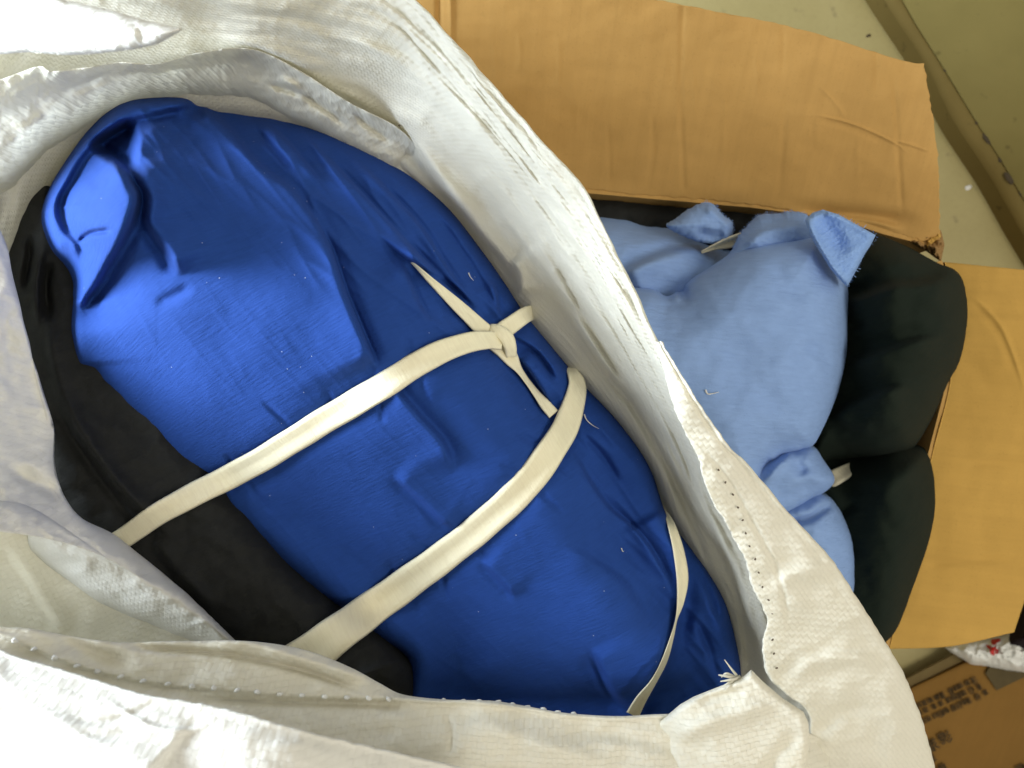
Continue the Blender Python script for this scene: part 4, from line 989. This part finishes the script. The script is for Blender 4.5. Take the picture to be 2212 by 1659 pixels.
# raised strip along the far edge
a_, b_ = np.meshgrid(np.linspace(-120, 330, 60), np.linspace(-24, -3, 8), indexing='ij')
g = Grid(1959 + a_ * .905 + b_ * .42, 1493 - a_ * .425 + b_ * .90, np.full(a_.shape, ZC - .004))
g.V += -14 * np.clip(a_ / 330, 0, 1); slab_grid(g, .004, 'edge_strip', STRIP, ct)
def flat_quads(name, quads, mat, parent, z):
    vs, fs = [], []
    for q in quads:
        o = len(vs)
        for u, v in q: vs.append(W(u, v, z))
        for u, v in q: vs.append(W(u, v, z - .0006))
        n = len(q); pts = list(range(o, o + n))
        A = sum(vs[o + i][0] * vs[o + (i + 1) % n][1] - vs[o + (i + 1) % n][0] * vs[o + i][1] for i in range(n))
        if A < 0: pts = pts[::-1]
        fs.append(tuple(pts)); fs += [(pts[i], pts[i] + n, pts[(i + 1) % n] + n, pts[(i + 1) % n]) for i in range(n)]
    return mesh_obj(name, vs, fs, mat, parent, smooth=False)
def glyph(cx, cy, size, seed, dx=(.905, -.425), dy=(.425, .905), strokes=None):
    """a blurred square character built of strokes"""
    R = random.Random(seed); qs = []
    st = strokes
    if st is None:
        st = []
        for k in range(R.choice([3, 3, 4])):
            y = -.45 + .9 * (k + .5) / 3.5; st.append((-.45 + R.random() * .15, y, .45 - R.random() * .15, y + R.uniform(-.05, .05)))
        for k in range(R.choice([2, 2, 3])):
            x = -.35 + .7 * R.random(); st.append((x, -.45 + .2 * R.random(), x + R.uniform(-.12, .12), .45 - .2 * R.random()))
    w = .065
    for x0, y0, x1, y1 in st:
        L = math.hypot(x1 - x0, y1 - y0) + 1e-6; nx, ny = -(y1 - y0) / L * w, (x1 - x0) / L * w
        qs.append([(cx + size * (x * dx[0] + y * dy[0]), cy + size * (x * dx[1] + y * dy[1])) for x, y in ((x0 + nx, y0 + ny), (x1 + nx, y1 + ny), (x1 - nx, y1 - ny), (x0 - nx, y0 - ny))])
    return qs
def C12(x, y): return (1890 + x * .2024, 1323 + y * .2024)
rowsT = [((470, 1000), (1060, 722), [0, .1, .2, .33, .42, .58, .68, .76, .88, 1.0]), ((480, 1078), (1112, 792), [0, .11, .24, .36, .49, .58, .66, .74, .87, 1.0]), ((520, 1168), (1180, 858), [0, .08, .2, .29, .37, .49, .58, .66, .73, .87, 1.0])]
sd = 0
for (a, b, ts) in rowsT:
    Q = []
    for t in ts:
        sd += 1; x = a[0] + (b[0] - a[0]) * t; y = a[1] + (b[1] - a[1]) * t
        Q += glyph(*C12(x, y), 15.0, sd)
    flat_quads('printed_row', Q, PRINT, ct, ZC + .0064)['kind'] = 'stuff'
big1 = [(-.45, -.45, .05, -.45), (-.45, -.45, -.45, 0), (.05, -.45, .05, 0), (-.45, -.22, .05, -.22), (-.45, 0, .05, 0), (-.2, .0, -.2, .4), (-.45, .2, -.3, .4), (.0, .15, .1, .4), (.45, -.45, .2, -.2), (.48, -.12, .2, .12), (.5, .2, .15, .48)]
big2 = [(-.4, -.4, .4, -.4), (0, -.5, 0, -.35), (-.3, -.2, .3, -.2), (.1, -.2, -.4, .1), (-.05, .0, .05, .45), (.05, .45, -.15, .4), (.35, -.1, .1, .1), (.1, .1, .45, .4), (-.05, .1, -.4, .3), (0, .22, -.35, .48)]
for gq in (glyph(*C12(752, 1342), 27, 1, strokes=big1), glyph(*C12(618, 1420), 27, 2, strokes=big2), glyph(*C12(610, 1565), 24, 71), glyph(*C12(725, 1665), 22, 77), glyph(*C12(1560, 1670), 24, 78)):
    flat_quads('printed_character', gq, PRINT, ct, ZC + .0064)
flat_quads('printed_patch', [[C12(1180, 650), C12(1240, 560), C12(1560, 540), C12(1640, 670), C12(1480, 745), C12(1300, 832)]], PATCH, ct, ZC + .0064)

pb = thing('plastic_bag', 'crumpled white plastic bag with red lettering beside the printed carton', 'plastic bag', W(2160, 1420, 0.045))
fm = pillow([C12(*p) for p in ((740, 372), (850, 335), (1000, 300), (1200, 285), (1500, 205), (1600, 190), (1900, 180), (2000, 420), (1900, 660), (1600, 640), (1400, 612), (1200, 575), (1020, 552), (940, 500), (820, 430))], 2.2, ZC + .012, .06, 40, smooth=False, rough=1.2, seed=6)
fm.Z += .007 * (crumple(fm.U / 38, fm.V / 30, 130, 3) - .6) * sst(fm.d / 20) + .004 * fbm(fm.U / 20, fm.V / 20, 2, 131) * sst(fm.d / 12)
fm.build('film', FILM, pb)
def on_film(quads, mat):
    vs, fs = [], []
    for q in quads:
        # subdivide so that the ink follows the crumpled film
        (a, b, c, d) = [np.array(C12(*p)) for p in q]; n = 6; o = len(vs)
        for i in range(n + 1):
            for j in range(n + 1):
                s_, t_ = i / n, j / n; p = (a * (1 - s_) + b * s_) * (1 - t_) + (d * (1 - s_) + c * s_) * t_
                vs.append(W(p[0], p[1], fm.sample(p[0], p[1]) + .0022))
        for i in range(n):
            for j in range(n): k = o + i * (n + 1) + j; fs.append((k, k + n + 1, k + n + 2, k + 1))
    ob = mesh_obj('red_lettering', vs, fs, mat, pb)
    return ob
on_film([[(1240, 290), (1335, 275), (1340, 305), (1290, 330)], [(1235, 300), (1270, 295), (1300, 345), (1250, 345)],
         [(1180, 348), (1230, 350), (1265, 390), (1220, 395)], [(1220, 380), (1290, 362), (1300, 400), (1240, 410)],
         [(1222, 405), (1280, 400), (1275, 465), (1240, 450)], [(1292, 400), (1325, 390), (1310, 440), (1285, 445)]], RED)
dk = pillow([(2170, 1390), (2195, 1340), (2205, 1290), (2230, 1230), (2330, 1220), (2360, 1400), (2280, 1430), (2200, 1410)], 4, .03, .12, 60)  # dark maroon shape filling the area right of the flap
dk.Z += .01 * fbm(dk.U / 30, dk.V / 30, 3, 140)
tag(dk.build('dark_shape', MAROON), 'dark maroon shape at the right edge behind the box flap', 'cloth')
